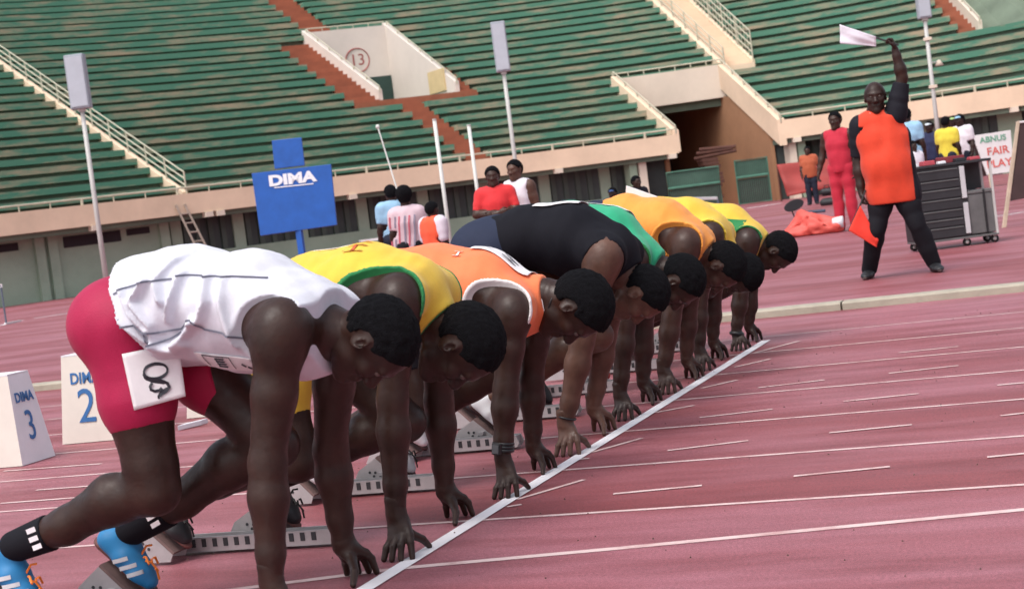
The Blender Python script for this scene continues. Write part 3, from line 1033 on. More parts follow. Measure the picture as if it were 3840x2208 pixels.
def surf(field, ax, sign, U, V):
    """first surface met along axis ax from the side 'sign'; U, V are the two other world coordinates"""
    d = field.d; o = [i for i in range(3) if i != ax]
    out = np.empty(len(U)); n = field.n[ax]
    lin = field.lo[ax] + field.h * np.arange(n)
    for m, (u, v) in enumerate(zip(U, V)):
        a = np.clip((u - field.lo[o[0]]) / field.h, 0, field.n[o[0]] - 1.001); b = np.clip((v - field.lo[o[1]]) / field.h, 0, field.n[o[1]] - 1.001)
        i, j = int(a), int(b); fu, fv = a - i, b - j
        def col(i_, j_):
            ix = [0, 0, 0]; ix[ax] = slice(None); ix[o[0]] = i_; ix[o[1]] = j_; return d[tuple(ix)]
        c = col(i, j) * (1 - fu) * (1 - fv) + col(i + 1, j) * fu * (1 - fv) + col(i, j + 1) * (1 - fu) * fv + col(i + 1, j + 1) * fu * fv
        if sign > 0: c = c[::-1]
        k = np.argmax(c < 0)
        if c[k] >= 0: out[m] = np.nan; continue
        t = (k - 1 + c[k - 1] / (c[k - 1] - c[k])) if k > 0 else 0
        out[m] = lin[0] + field.h * (t if sign < 0 else (n - 1 - t))
    if np.isnan(out).any():
        g = np.nanmean(out) if not np.isnan(out).all() else lin[n // 2]
        out = np.where(np.isnan(out), np.nanmin(out) if sign > 0 and not np.isnan(out).all() else g, out)
    return out


def patch(name, field, ax, sign, quad, material, parent, off=.004, n=(14, 14), smooth_it=2, curl=0.0, lim=None, planar=None):
    """sheet of paper or cloth laid over a surface: quad = 4 corners in the two other coordinates"""
    q = [np.array(p_, float) for p_ in quad]; g = []
    for a in np.linspace(0, 1, n[0]):
        for b in np.linspace(0, 1, n[1]): g.append(lerp(lerp(q[0], q[1], a), lerp(q[3], q[2], a), b))
    g = np.array(g); y = surf(field, ax, sign, g[:, 0], g[:, 1]).reshape(n)
    if lim is not None: y = np.maximum(y, lim) if sign > 0 else np.minimum(y, lim)
    for _ in range(smooth_it):
        yp = np.pad(y, 1, mode='edge'); y = (yp[:-2, 1:-1] + yp[2:, 1:-1] + yp[1:-1, :-2] + yp[1:-1, 2:] + 2 * y) / 6
    if planar is not None:
        A_ = np.stack([g[:, 0], g[:, 1], np.ones(len(g))], 1); co, *_ = np.linalg.lstsq(A_, y.ravel(), rcond=None)
        pl_ = (A_ @ co).reshape(n); bulge = np.percentile(sign * (y - pl_), planar) * sign
        co[2] += bulge; y = (A_ @ co).reshape(n); PLANE[name] = co
    if curl: y = y + sign * curl * (np.linspace(-1, 1, n[0])[:, None] ** 4)
    y = y.ravel() + sign * off
    o = [i for i in range(3) if i != ax]; vs = np.zeros((len(g), 3)); vs[:, ax] = y; vs[:, o[0]] = g[:, 0]; vs[:, o[1]] = g[:, 1]
    back = vs.copy(); back[:, ax] -= sign * .0025; m = len(vs)
    fs = []
    for i in range(n[0] - 1):
        for j in range(n[1] - 1):
            a, b, c_, d_ = i * n[1] + j, (i + 1) * n[1] + j, (i + 1) * n[1] + j + 1, i * n[1] + j + 1
            fs.append((a, b, c_, d_)); fs.append((d_ + m, c_ + m, b + m, a + m))
    rim = [j for j in range(n[1])] + [i * n[1] + n[1] - 1 for i in range(1, n[0])] + [(n[0] - 1) * n[1] + j for j in range(n[1] - 2, -1, -1)] + [i * n[1] for i in range(n[0] - 2, 0, -1)]
    for i in range(len(rim)):
        a, b = rim[i], rim[(i + 1) % len(rim)]; fs.append((a, b, b + m, a + m))
    return link(name, rawmesh(name, np.concatenate([vs, back]), fs, [material], True), parent)


def ribbon(name, field, ax, sign, strokes, w, material, parent, off=.006, step=.006, lim=None, plane=None):
    """print on cloth: thin bands following the surface; strokes in the two other coordinates"""
    o = [i for i in range(3) if i != ax]; mb = MB()
    for st in strokes:
        st = [np.array(p_, float) for p_ in st]; pts = [st[0]]
        for a, b in zip(st[:-1], st[1:]):
            k = max(1, int(np.linalg.norm(b - a) / step)); pts += [lerp(a, b, (i + 1) / k) for i in range(k)]
        pts = np.array(pts); T = np.gradient(pts, axis=0); T /= np.linalg.norm(T, axis=1)[:, None] + 1e-9; Nn = np.stack([-T[:, 1], T[:, 0]], 1)
        L = pts + Nn * w; R = pts - Nn * w
        yl = surf(field, ax, sign, L[:, 0], L[:, 1]) + sign * off; yr = surf(field, ax, sign, R[:, 0], R[:, 1]) + sign * off
        ymx = np.maximum(sign * yl, sign * yr) * sign
        if plane is not None: ymx = pts[:, 0] * plane[0] + pts[:, 1] * plane[1] + plane[2] + sign * off
        if lim is not None: ymx = np.maximum(ymx, lim + sign * off) if sign > 0 else np.minimum(ymx, lim + sign * off)
        vs = np.zeros((len(pts) * 2, 3)); vs[0::2, ax] = ymx; vs[1::2, ax] = ymx; vs[0::2, o[0]] = L[:, 0]; vs[0::2, o[1]] = L[:, 1]; vs[1::2, o[0]] = R[:, 0]; vs[1::2, o[1]] = R[:, 1]
        mb.add(list(vs), [(2 * i, 2 * i + 1, 2 * i + 3, 2 * i + 2) for i in range(len(pts) - 1)])
    return mb.build(name, material, parent)
# ------------------------------------------------------------------ the eight runners in the set position
C_ = lambda *a: a
def runner(cfg):
    c = cfg['c']; s = cfg['s']; q = lambda k, dy: atY(*cfg[k], c + dy)
    base = np.array([-.45, c, 0])
    per = empty('person', base, cfg['label'], 'person', 'runners crouched in the set position')
    J = {'lat': YV}
    shR = q('sh', -.20 * s); J['shR'] = shR; J['shL'] = np.array([shR[0] - .03, c + .20 * s, shR[2] - .02])
    hx, hz = cfg['hip']
    J['pelvis'] = np.array([hx, c, hz]); J['hipR'] = np.array([hx, c - .095 * s, hz - .03]); J['hipL'] = np.array([hx, c + .095 * s, hz - .03])
    nk = q('neck', 0); J['neck'] = nk
    J['upper'] = np.array([shR[0] - .055 * s, c, shR[2] + cfg.get('uz', .0)])
    sp = J['upper'] - J['pelvis']
    nrm_up = nrm(np.array([-sp[2], 0, sp[0]]))
    ar = cfg.get('arch', .05) * s
    J['waist'] = J['pelvis'] + sp * .34 + nrm_up * ar; J['chest'] = J['pelvis'] + sp * .72 + nrm_up * ar * .9
    J['back'] = nrm(np.array([-.9, 0, .35]))
    J['elR'] = q('el', -.225 * s); J['wrR'] = q('wr', -.25 * s)
    J['elL'] = q('elL', cfg.get('dyL', .22) * s); J['wrL'] = q('wrL', cfg.get('dyL', .22) * s + .03)
    # wrists are carried above the finger bridge
    for k_ in 'RL': J['wr' + k_][2] = max(.118 * s, min(J['wr' + k_][2], .150 * s))
    J['wrR'] = J['wrR']; 
    if cfg.get('front', 'L') == 'L': fr, re = 'L', 'R'
    else: fr, re = 'R', 'L'
    sg = {'R': -1, 'L': 1}
    if 'knR' in cfg:
        J['knR'] = q('knR', -.12 * s); J['anR'] = q('anR', -.12 * s); J['knL'] = q('knL', .10 * s); J['anL'] = q('anL', .10 * s)
    else:
        y = c + sg[fr] * .11 * s; J['kn' + fr] = np.array([hx + .37 * s, y, hz - .43 * s]); J['an' + fr] = np.array([hx - .13 * s, y, .235])
        y = c + sg[re] * .12 * s; J['kn' + re] = np.array([hx + .07 * s, y, hz - .50 * s]); J['an' + re] = np.array([hx - .43 * s, y, .245])
    ft = {}
    for k_ in 'RL':
        an = J['an' + k_]; ft[k_] = (an + np.array([-.115 * s, 0, -.03 * s]), np.array([an[0] + .045 * s, an[1], .042]))
    hd = q('head', 0); cr = q('crown', 0)
    up = nrm(cr - hd); fwd = nrm(np.array([up[2], 0, -up[0]])); fwd = fwd if fwd[2] < 0 else -fwd
    yw = cfg.get('turn', 0.0); fwd = nrm(fwd + YV * yw)
    # ---- body
    V = Vox((-1.42 if cfg.get('big') else hx - .72, c - .40 * s, -.02), (max(hd[0], shR[0]) + .12, c + .46 * s, 1.30), cfg.get('h', .010))
    put_torso(V, J, s)
    for k_ in 'RL':
        put_arm(V, J, k_, s, fat=cfg.get('fat', 1.0)); put_leg(V, J, k_, s * cfg.get('leg', 1.08))
        V.cap(lerp(J['chest'], J['sh' + k_], .35), lerp(J['sh' + k_], J['el' + k_], .10), .082 * s, .060 * s, .05)
    V.cap(J['upper'], nk, .088 * s, .064 * s, .05); V.cap(nk, lerp(nk, hd, .45), .062 * s, .056 * s, .03)
    parts = [V]; kids = []
    add_head(parts, kids, hd, up, fwd, s * cfg.get('hs', 1.0), lerp(nk, hd, .15), cfg.get('hh', .006), thick=cfg.get('hairt', .005), hairline=cfg.get('hairline', .050))
    HR, NR = track_hand(J['wrR'], s, cfg.get('fh', .004), -1); HL, NL = track_hand(J['wrL'], s, cfg.get('fh', .004), 1)
    parts += [HR, HL]
    me = net_mesh('body', [(p_, 0) for p_ in parts] + [(NR, 1), (NL, 1)], [cfg['skin'], M_nail])
    body = link('body', me, per)
    for (n_, f_, m_) in kids: emit(n_, f_, m_, body if n_ == 'eye' else per)
    # ---- shorts
    lo = np.array([hx - .30 * s, c - .30 * s, hz - .55 * s]); hi = np.array([hx + .45 * s, c + .30 * s, hz + .28 * s])
    G = Vox(lo, hi, cfg.get('ch', .008)); of = cfg.get('short_off', .012)
    G.cap(J['pelvis'], lerp(J['pelvis'], J['waist'], .8), .118 * s, .110 * s, .05, YV, 1.36, of)
    for k_ in 'RL':
        put_leg(G, J, k_, s * cfg.get('leg', 1.08), of, cfg.get('short_len', .36))
        hp = J['hip' + k_]; G.cap(hp, hp + J['back'] * .045 * s, .098 * s, .105 * s, .05, None, 1, of)
    hemv = nrm(J['waist'] - J['pelvis'])
    G.plane(lerp(J['pelvis'], J['waist'], .9), hemv)
    for k_ in 'RL':
        # clean leg openings
        d_ = nrm(J['kn' + k_] - J['hip' + k_]); pt = lerp(J['hip' + k_], J['kn' + k_], cfg.get('short_len', .36) * 2)
        X, Y, Z = G.full(); sd_ = (Y - c) * sg[k_]
        pl = (X - pt[0]) * d_[0] + (Y - pt[1]) * d_[1] + (Z - pt[2]) * d_[2]
        G.d = np.where(sd_ > 0, np.maximum(G.d, pl), G.d).astype(np.float32)
    X, Y, Z = G.full()
    G.d = (G.d + wob(X, Y, Z, (5, 4, 9), 11, 5, cfg.get('short_fold', .0015))).astype(np.float32)
    shorts = emit('shorts', G, cfg['short_m'], per)
    # ---- vest
    hem0 = cfg.get('hem', (0, 0))[0]
    lo = np.array([hx - .10 - (.22 if hem0 < 0 else 0), c - .34 * s, min(J['upper'][2], hz) - .34 * s]); hi = np.array([max(nk[0], shR[0]) + .16, c + .34 * s, max(hz, shR[2]) + .34 * s])
    T = Vox(lo, hi, cfg.get('ch', .008)); of = .014
    put_torso(T, J, s, of, shoulders=False, butt=False)
    if hem0 < 0:
        for k_ in 'RL':
            T.cap(J['hip' + k_], J['hip' + k_] + J['back'] * .045 * s, .098 * s, .105 * s, .05, None, 1, .024)
            T.cap(J['pelvis'], lerp(J['pelvis'], J['waist'], .9), .118 * s, .112 * s, .05, YV, 1.36, .026)
            T.cap(J['hip' + k_], lerp(J['hip' + k_], J['kn' + k_], .10), .096 * s * cfg.get('leg', 1.08), .096 * s * cfg.get('leg', 1.08), .05, None, 1, .022)
    for k_ in 'RL':
        T.cap(lerp(J['upper'], J['sh' + k_], .1), lerp(J['upper'], J['sh' + k_], .80), .088 * s, .072 * s, .06, None, 1, of)
        T.cap(lerp(J['chest'], J['sh' + k_], .35), lerp(J['sh' + k_], J['el' + k_], .02), .086 * s, .066 * s, .05, None, 1, of)
    T.cap(J['upper'], lerp(J['upper'], nk, .8), .090 * s, .078 * s, .05, None, 1, of)
    for (A_, B_, r_) in cfg.get('drape', ()):      # loose cloth hanging below the belly
        T.cap(J['pelvis'] + np.array([A_[0], 0, A_[1]]) * s, J['pelvis'] + np.array([B_[0], 0, B_[1]]) * s, r_ * s, r_ * s, .08, YV, 1.3, of)
    X, Y, Z = T.full()
    fo = wob(X, Y, Z, cfg.get('fold_f', (5, 4, 2.2)), cfg.get('seed', 5), 6, cfg.get('fold', .0035))
    fo = fo + wob(X, Y, Z, (16, 9, 7), cfg.get('seed', 5) + 40, 5, cfg.get('fold', .0035) * .35)
    for (pts, wd_, am) in cfg.get('ridges', ()):
        qq = [atY(x_, y_, c - .16 * s) for x_, y_ in pts]
        dd = seg2d(X, Z, [(a[0], a[2]) for a in qq])
        fo = fo - am * np.exp(-(dd / wd_) ** 2) * np.clip((c + .05 - Y) / .1, 0, 1)
    T.d = (T.d + fo).astype(np.float32)
    hem = cfg.get('hem', (.0, .0, .1))
    if 'hem_px' in cfg:
        h0, h1 = (atY(*p_, c - .14) for p_ in cfg['hem_px']); hd_ = nrm(h1 - h0); T.plane(h0, (hd_[2], 0, -hd_[0]) if hd_[2] < 0 else (-hd_[2], 0, hd_[0]))
    else:
        hp_ = J['pelvis'] + sp * hem[0]; T.plane(hp_, (-math.cos(hem[1]), 0, -math.sin(hem[1])))
    # neckline
    nd = nrm(nk - J['upper']); nd2 = nrm(hd - nk)
    T.plane(lerp(J['upper'], nk, cfg.get('neck_t', 1.0)), nrm(nd * .8 + nd2 * .2))
    N_ = T.like(); N_.cap(lerp(J['upper'], nk, .55), nk + nd2 * .1, .062 * s, .078 * s, .01)
    T0d = T.d.copy()
    T.d = np.maximum(T.d, -N_.d)
    A = T.like()
    if cfg.get('sleeve'):
        for k_ in 'RL':
            S_ = T.like(); S_.cap(J['sh' + k_], lerp(J['sh' + k_], J['el' + k_], .20), .078 * s, .078 * s, .02, None, 1, .010)
            d_ = nrm(J['el' + k_] - J['sh' + k_]); S_.plane(lerp(J['sh' + k_], J['el' + k_], .17), d_)
            h_ = np.maximum(.03 - np.abs(T.d - S_.d), 0) / .03; T.d = np.minimum(T.d, S_.d) - h_ * h_ * .0075
    else:
        for k_ in 'RL':
            o_ = sg[k_]; ah = cfg.get('armhole', (.0, -.05, .125, .17, .25))
            sh = J['sh' + k_]; ad = nrm(np.array([math.sin(ah[4]), 0, math.cos(ah[4])]))
            A.ell(sh + np.array([ah[0] * s, o_ * .075 * s, ah[1] * s]), (nrm(np.cross(ad, YV)), YV, ad), (ah[2] * s, .125 * s, ah[3] * s), .01)
        T.d = np.maximum(T.d, -A.d)
    vest = emit(cfg.get('top_name', 'vest'), T, cfg['vest_m'], per)
    if cfg.get('trim_m') is not None:
        W = T.like(); ring = np.minimum(np.abs(A.d - .004), np.abs(N_.d - .004)) - .0062
        W.d = np.maximum(np.maximum(T0d - .003, ring), -np.minimum(A.d, N_.d) - .002)
        emit('trim', W, cfg['trim_m'], vest)
    # ---- shoes, socks, blocks meet
    for k_ in 'RL':
        he, to = ft[k_]; upn = nrm(np.array([.8, 0, .6]))
        U, So, fr_ = shoe(he, to, upn, s, cfg.get('sh_h', .007), J['an' + k_])
        o_ = empty('shoe', he); o_.parent = per; o_.location = Vector(he) - Vector(per.location)
        emit('upper', U, cfg['shoe_m'], o_); emit('sole', So, cfg['sole_m'], o_)
        P_, d_, up_, sd__, Lf = fr_
        if cfg.get('laces'):
            mb = MB(); rl = random.Random(5)
            for i in range(6):
                a = P_(.13 + i * .012, .075, rl.uniform(-.02, .02)); b = a + np.array([rl.uniform(-.01, .05), rl.uniform(-.05, .03), rl.uniform(-.05, .03)])
                mb.tube([a, lerp(a, b, .5) + ZV * .012, b], .0035 * s, 5)
            mb.build('laces', cfg['laces'], o_)
        if cfg.get('stripes'):
            for i in range(3):
                a = P_(.085 + .03 * i, .018); b = P_(.115 + .03 * i, .060)
                ribbon('stripe', U, 1, -1, [[(a[0], a[2]), (b[0], b[2])]], .006 * s, cfg['stripes'], o_, off=.0025)
        if cfg.get('sock'):
            kn, an = J['kn' + k_], J['an' + k_]
            K = Vox(np.minimum(lerp(an, kn, .35), an) - .08, np.maximum(lerp(an, kn, .35), an) + .08, .006)
            put_leg(K, {**J}, k_, s * cfg.get('leg', 1.08), .006); d_ = nrm(kn - an); K.plane(lerp(an, kn, .26), d_); K.plane(an - d_ * .03, -d_)
            so = emit('sock', K, cfg['sock'], per)
            ce = lerp(an, kn, .215); pr_ = nrm(np.array([-d_[2], 0, d_[0]]))
            for i in (-1, 0, 1):
                m0 = ce + pr_ * i * .024 * s - d_ * .016 * s; m1 = ce + pr_ * i * .024 * s + d_ * .016 * s
                ribbon('sock_mark', K, 1, -1, [[(m0[0], m0[2]), (m1[0], m1[2])]], .007 * s, M_start, so, off=.0025)
    return per, J, dict(T=T, T0=T0d, G=G, vest=vest, shorts=shorts, body=body, ft=ft, s=s, c=c, hd=hd, nk=nk, up=up, fwd=fwd)


def side_patch(name, field, pts_px, Y, material, parent, off=.0035, near=True, c=0):
    """paper patch that follows the cloth, outlined by a quad seen from the side"""
    q = [atY(*p_, Y) for p_ in pts_px]; X, Z_ = field.full()[0], field.full()[2]
    Yf = field.full()[1]
    st = shell(field, -.004, off); pd = poly2d(X, Z_, [(a[0], a[2]) for a in q])
    st.d = np.maximum(np.maximum(st.d, pd + 0 * Yf), (Yf - c) if near else (c - Yf)).astype(np.float32)
    return emit(name, st, material, parent)


def side_stroke(name, field, polys_px, Y, w, material, parent, off=.0055, c=0, h=None):
    X, Yf, Z_ = field.full(); st = shell(field, -.004, off); best = None
    for pts in polys_px:
        q = [atY(*p_[:2], Y) for p_ in pts]; d = seg2d(X, Z_, [(a[0], a[2]) for a in q]) - (w if not callable(w) else w(pts))
        best = d if best is None else np.minimum(best, d)
    st.d = np.maximum(np.maximum(st.d, best + 0 * Yf), Yf - c).astype(np.float32)
    return emit(name, st, material, parent)


def back_patch(name, field, x0, x1, y0, y1, material, parent, off=.004, slant=0.0):
    """patch on top of the back: bounds in world X and Y"""
    X, Yf, Z_ = field.full(); st = shell(field, -.004, off)
    dx = np.maximum(x0 - X, X - x1); dy = np.maximum(y0 - (Yf - slant * X), (Yf - slant * X) - y1)
    mid = float(np.mean(Z_))
    st.d = np.maximum(np.maximum(st.d, np.maximum(dx, dy) + 0 * Z_), mid - Z_).astype(np.float32)
    return emit(name, st, material, parent)


W_bib = cloth('bib_paper', (.74, .72, .74), .7, bump=.03)
M_ink = mat('black_ink', (.015, .015, .025), .6, .1)
vest_white = cloth('vest_white', (.63, .64, .71), .8)
shorts_crim = cloth('shorts_crimson', (.36, .008, .058), .6, sheen=.05)
vest_yellow = cloth('vest_yellow', (.72, .48, .05), .7)
vest_orange = cloth('vest_orange', (.85, .20, .075), .7)
tee_black = cloth('tee_black', (.008, .008, .012), .85)
shorts_navy = cloth('shorts_navy', (.025, .032, .06), .75)
vest_green = cloth('vest_green', (.02, .36, .18), .7)
vest_amber = cloth('vest_amber', (.80, .30, .05), .7)
trim_green = cloth('trim_green', (.02, .20, .06), .7)
trim_white = cloth('trim_white', (.75, .70, .70), .7)
trim_ylw = cloth('trim_yellow', (.75, .55, .06), .7)
shorts_black = cloth('shorts_black', (.015, .015, .02), .7)
sock_black = cloth('sock_black', (.010, .010, .014), .85)
shoe_blue = mat('shoe_blue', (.02, .20, .45), .5, .1); shoe_black = mat('shoe_black', (.015, .015, .018), .5, .2)
shoe_white = mat('shoe_white', (.62, .63, .66), .5, .08); shoe_red = mat('shoe_red', (.45, .04, .03), .5, .1)
sole_dark = mat('sole_dark', (.05, .02, .02), .6, .2); sole_brown = mat('sole_maroon', (.14, .05, .045), .6, .2); sole_wh = mat('sole_white', (.6, .58, .56), .6, .1)
lace_or = mat('lace_orange', (.85, .22, .03), .7, .1); lace_bk = mat('lace_black', (.012, .012, .012), .8, .1)
seam_grey = mat('seam_grey', (.16, .17, .22), .8, .1)

RUN = {
 8: dict(c=-1.22, s=1.12, big=True, h=.008, hh=.0045, fh=.0036, ch=.0065, hip=(-.53, .945), arch=.06, leg=1.10, uz=-.03, sh=(695, 808), neck=(822, 822), el=(661, 1145), wr=(672, 1440),
         elL=(816, 1114), wrL=(850, 1350), dyL=.28, knR=(385, 1212), anR=(37, 1350), knL=(680, 1100), anL=(322, 1312), head=(930, 842), crown=(1037, 826), hs=1.02,
         skin=SK_DARK, vest_m=vest_white, short_m=shorts_crim, short_len=.305, short_off=.010, hem=(-.10, .62), hem_px=((250, 645), (392, 862)), fold=.0055, seed=9, fold_f=(4.5, 3, 2.6),
         ridges=(([(455, 675), (452, 720), (440, 790)], 0.0102, 0.0238), ([(520, 680), (535, 740), (520, 790), (500, 790)], 0.0119, 0.0255), ([(375, 690), (350, 740), (395, 800), (400, 850)], 0.0110, 0.0272),
                 ([(320, 715), (350, 770), (385, 815)], 0.0093, 0.0238), ([(420, 640), (400, 690), (420, 740)], 0.0119, 0.0204), ([(470, 850), (440, 868), (400, 860)], 0.0170, 0.0272), ([(560, 690), (575, 760), (600, 850)], 0.0136, 0.0170),
                 ([(300, 770), (340, 800), (380, 840)], 0.0085, 0.0204), ([(500, 800), (470, 830), (445, 850)], 0.0119, 0.0238)),
         drape=(((.10, -.02), (.24, -.03), .105), ((.36, -.05), (.50, -.07), .10)), armhole=(-.030, -.070, .128, .215, .12), shoe_m=shoe_blue, sole_m=sole_brown, laces=lace_or, stripes=shoe_white, sock=sock_black,
         label='runner in white vest and crimson shorts nearest the camera, hip number 8'),
 7: dict(c=-.28, s=1.08, h=.009, hh=.005, fh=.004, ch=.0055, hip=(-.55, .87), arch=.03, hs=1.20, sh=(985, 735), neck=(1075, 802), el=(970, 985), wr=(980, 1270), elL=(1084, 991), wrL=(1102, 1218), dyL=.25,
         head=(1145, 852), crown=(1250, 846), skin=SK_DARK, vest_m=vest_yellow, trim_m=trim_green, short_m=vest_yellow, short_len=.34, armhole=(-.06, -.01, .165, .20, .6), hem=(.0, .35),
         shoe_m=shoe_black, sole_m=sole_brown, laces=lace_bk, seed=4, label='runner in yellow vest with green edging beside the white vest'),
 6: dict(c=.72, s=1.0, ch=.006, hip=(-.50, .88), hs=1.22, sh=(1268, 765), neck=(1352, 730), el=(1250, 960), wr=(1243, 1128), elL=(1314, 942), wrL=(1320, 1108), head=(1427, 760), crown=(1517, 758), hairt=.014,
         skin=SK_DARK, vest_m=vest_orange, trim_m=trim_white, short_m=shorts_black, armhole=(-.06, .01, .150, .18, .6), hem=(.02, .35), shoe_m=shoe_white, sole_m=sole_dark, laces=lace_bk, seed=6,
         label='runner in coral orange vest with white edging wearing a black wristwatch'),
 5: dict(c=1.69, s=1.10, hip=(-.40, .95), hs=1.02, sh=(1496, 628), neck=(1544, 682), el=(1440, 840), wr=(1398, 1048), elL=(1495, 830), wrL=(1470, 1015), head=(1586, 727), crown=(1646, 722),
         skin=SK_WARM, vest_m=tee_black, armhole=(.0, -.085, .105, .15, .3), top_name='tee_shirt', short_m=shorts_navy, hem=(.10, .35), shoe_m=shoe_white, sole_m=sole_dark, seed=8, fold=.003, hairline=.056, hairt=.006, arch=.045,
         label='runner in black short-sleeved tee and navy shorts'),
 4: dict(c=2.64, s=1.04, hip=(-.50, .95), arch=.07, hs=1.15, sh=(1563, 640), neck=(1625, 663), el=(1545, 800), wr=(1535, 985), elL=(1590, 830), wrL=(1592, 950), head=(1678, 696), crown=(1737, 687),
         skin=SK_DARK, vest_m=vest_green, trim_m=trim_green, short_m=shorts_black, shoe_m=shoe_black, sole_m=sole_dark, seed=12, hem=(.0, .3), label='runner in green vest between the black tee and the amber vest'),
 3: dict(c=3.54, s=1.06, hip=(-.44, .95), hs=1.14, sh=(1698, 600), neck=(1744, 629), el=(1660, 785), wr=(1642, 922), elL=(1700, 775), wrL=(1700, 898), head=(1783, 659), crown=(1840, 654),
         skin=SK_MID, vest_m=vest_amber, trim_m=vest_amber, short_m=shorts_navy, armhole=(-.05, -.01, .150, .19, .6), hem=(.26, .35), shoe_m=shoe_red, sole_m=sole_wh, seed=14, label='runner in amber vest and dark navy shorts'),
 2: dict(c=4.47, s=1.02, hip=(-.48, .90), hs=1.12, sh=(1758, 580), neck=(1800, 640), el=(1727, 756), wr=(1731, 875), elL=(1762, 756), wrL=(1766, 860), head=(1833, 677), crown=(1878, 690),
         skin=SK_DARK, vest_m=vest_yellow, trim_m=trim_ylw, short_m=vest_yellow, shoe_m=shoe_red, sole_m=sole_wh, seed=16, label='runner in plain yellow vest mostly hidden behind the amber vest, head bowed lowest'),
 1: dict(c=5.43, s=.99, hip=(-.46, .84), hs=1.15, sh=(1850, 592), neck=(1886, 610), el=(1831, 729), wr=(1823, 833), elL=(1854, 740), wrL=(1852, 806), dyL=.18, head=(1922, 622), crown=(1967, 615),
         skin=SK_DARK, vest_m=vest_yellow, trim_m=trim_green, short_m=vest_yellow, shoe_m=shoe_white, sole_m=sole_dark, seed=18, label='runner in yellow vest with green side panel farthest from the camera'),
}
RES = {}
for n_ in sorted(RUN): RES[n_] = runner(RUN[n_])


# ---- details of the nearest runner
def px2(pts, Y): return [tuple(atY(x_, y_, Y)[[0, 2]]) for x_, y_ in pts]


p8, J8, r8 = RES[8]; YS = r8['c'] - .20
zz = lambda x, y: (x * .2753 + 26, 660.4 + .2753 * y)
bib8 = patch('hip_bib', r8['G'], 1, -1, px2([(315, 872), (418, 851), (440, 985), (346, 1010)], YS), W_bib, r8['shorts'], off=.006, smooth_it=6, lim=r8['c'] - .15, planar=88)
el_ = lambda cx, cy, rx, ry, a0, a1, n=18: [zz(cx + rx * math.cos(a), cy + ry * math.sin(a)) for a in np.linspace(a0, a1, n)]
g8 = [el_(1287, 938, 80, 66, 0, 2 * math.pi, 24), [zz(*p_) for p_ in ((1207, 955), (1222, 992), (1268, 1015), (1330, 1032), (1374, 1055), (1386, 1088), (1366, 1116), (1338, 1134), (1326, 1158))],
      [zz(*p_) for p_ in ((1272, 1040), (1260, 1070), (1268, 1100), (1296, 1114), (1328, 1108), (1342, 1088))], [zz(*p_) for p_ in ((1318, 1166), (1332, 1166))]]
for k_, (st, w_) in enumerate(zip(g8, (.0050, .0075, .0046, .0056))):
    ribbon('bib_number_stroke', r8['G'], 1, -1, [px2(st, YS)], w_, M_ink, bib8, off=.0075 + .0006 * k_, plane=PLANE['hip_bib'])
YV8 = r8['c'] - .17
for st in ([(300, 724), (330, 708), (385, 692), (438, 687)], [(455, 678), (520, 680), (590, 682), (655, 688)], [(338, 801), (365, 798), (385, 815), (410, 818), (470, 808), (497, 785), (510, 783), (535, 808), (580, 818), (640, 838)], [(378, 812), (393, 850), (440, 832), (480, 812)]):
    ribbon('vest_seam', r8['T'], 1, -1, [px2(st, YV8)], .0030, seam_grey, r8['vest'], off=.0035)
bb = patch('belly_bib', r8['T'], 1, -1, px2([(488, 868), (628, 884), (636, 926), (496, 910)], YV8), W_bib, r8['vest'], off=.006, smooth_it=4)
ribbon('bib_frame', r8['T'], 1, -1, [px2([(510, 874), (574, 882), (577, 914)], YV8), px2([(510, 874), (513, 906)], YV8)], .0016, M_ink, bb, off=.013)
for st in ([(540, 884), (561, 887)], [(541, 891), (561, 894)], [(541, 898), (562, 901)], [(541, 905), (562, 908)], [(541, 884), (542, 905)], [(598, 900), (606, 908)], [(610, 908), (624, 916)]):
    ribbon('bib_print', r8['T'], 1, -1, [px2(st, YV8)], .0026, M_ink, bb, off=.0135)

# ---- bibs and print of the others
red_print = mat('print_red', (.62, .10, .03), .7, .1)
p7, J7, r7 = RES[7]; cx, cy = -.20, r7['c'] - .05
Q_ = lambda x0, x1, y0, y1, sl=0: [(x0, y0), (x1, y0 + sl), (x1, y1 + sl), (x0, y1)]
patch('back_bib', r7['T'], 2, 1, Q_(-.44, -.22, r7['c'] + .02, r7['c'] + .22), W_bib, r7['vest'], off=.006, smooth_it=4)
for st in ([(cx, cy - .07), (cx + .075, cy - .07)], [(cx + .035, cy - .07), (cx + .035, cy - .02)], [(cx, cy - .02), (cx + .075, cy - .02)], [(cx, cy + .02), (cx + .075, cy + .02)]):
    ribbon('back_print', r7['T'], 2, 1, [st], .006, red_print, r7['vest'], off=.004)
p6, J6, r6 = RES[6]; y6 = r6['c']
b6 = patch('back_bib', r6['T'], 2, 1, Q_(-.13, .10, y6 - .06, y6 + .17), W_bib, r6['vest'], off=.010, smooth_it=4)
for st in ([(-.08, y6 - .01), (-.05, y6 - .01)], [(-.01, y6 - .02), (.04, y6 - .02)], [(-.01, y6 + .02), (.04, y6 + .02)], [(.015, y6 - .02), (.015, y6 + .02)]):
    ribbon('bib_print', r6['T'], 2, 1, [st], .005, M_ink, b6, off=.015)
for st in ([(-.19, y6 - .11), (-.155, y6 - .11)], [(-.19, y6 - .075), (-.155, y6 - .075)], [(-.172, y6 - .11), (-.172, y6 - .075)]):
    ribbon('back_print', r6['T'], 2, 1, [st], .005, trim_white, r6['vest'], off=.004)
p5, J5, r5 = RES[5]; y5 = r5['c']
b5 = patch('back_bib', r5['T'], 2, 1, Q_(-.16, .05, y5 - .09, y5 + .09, .03), W_bib, r5['vest'], off=.008, smooth_it=4)
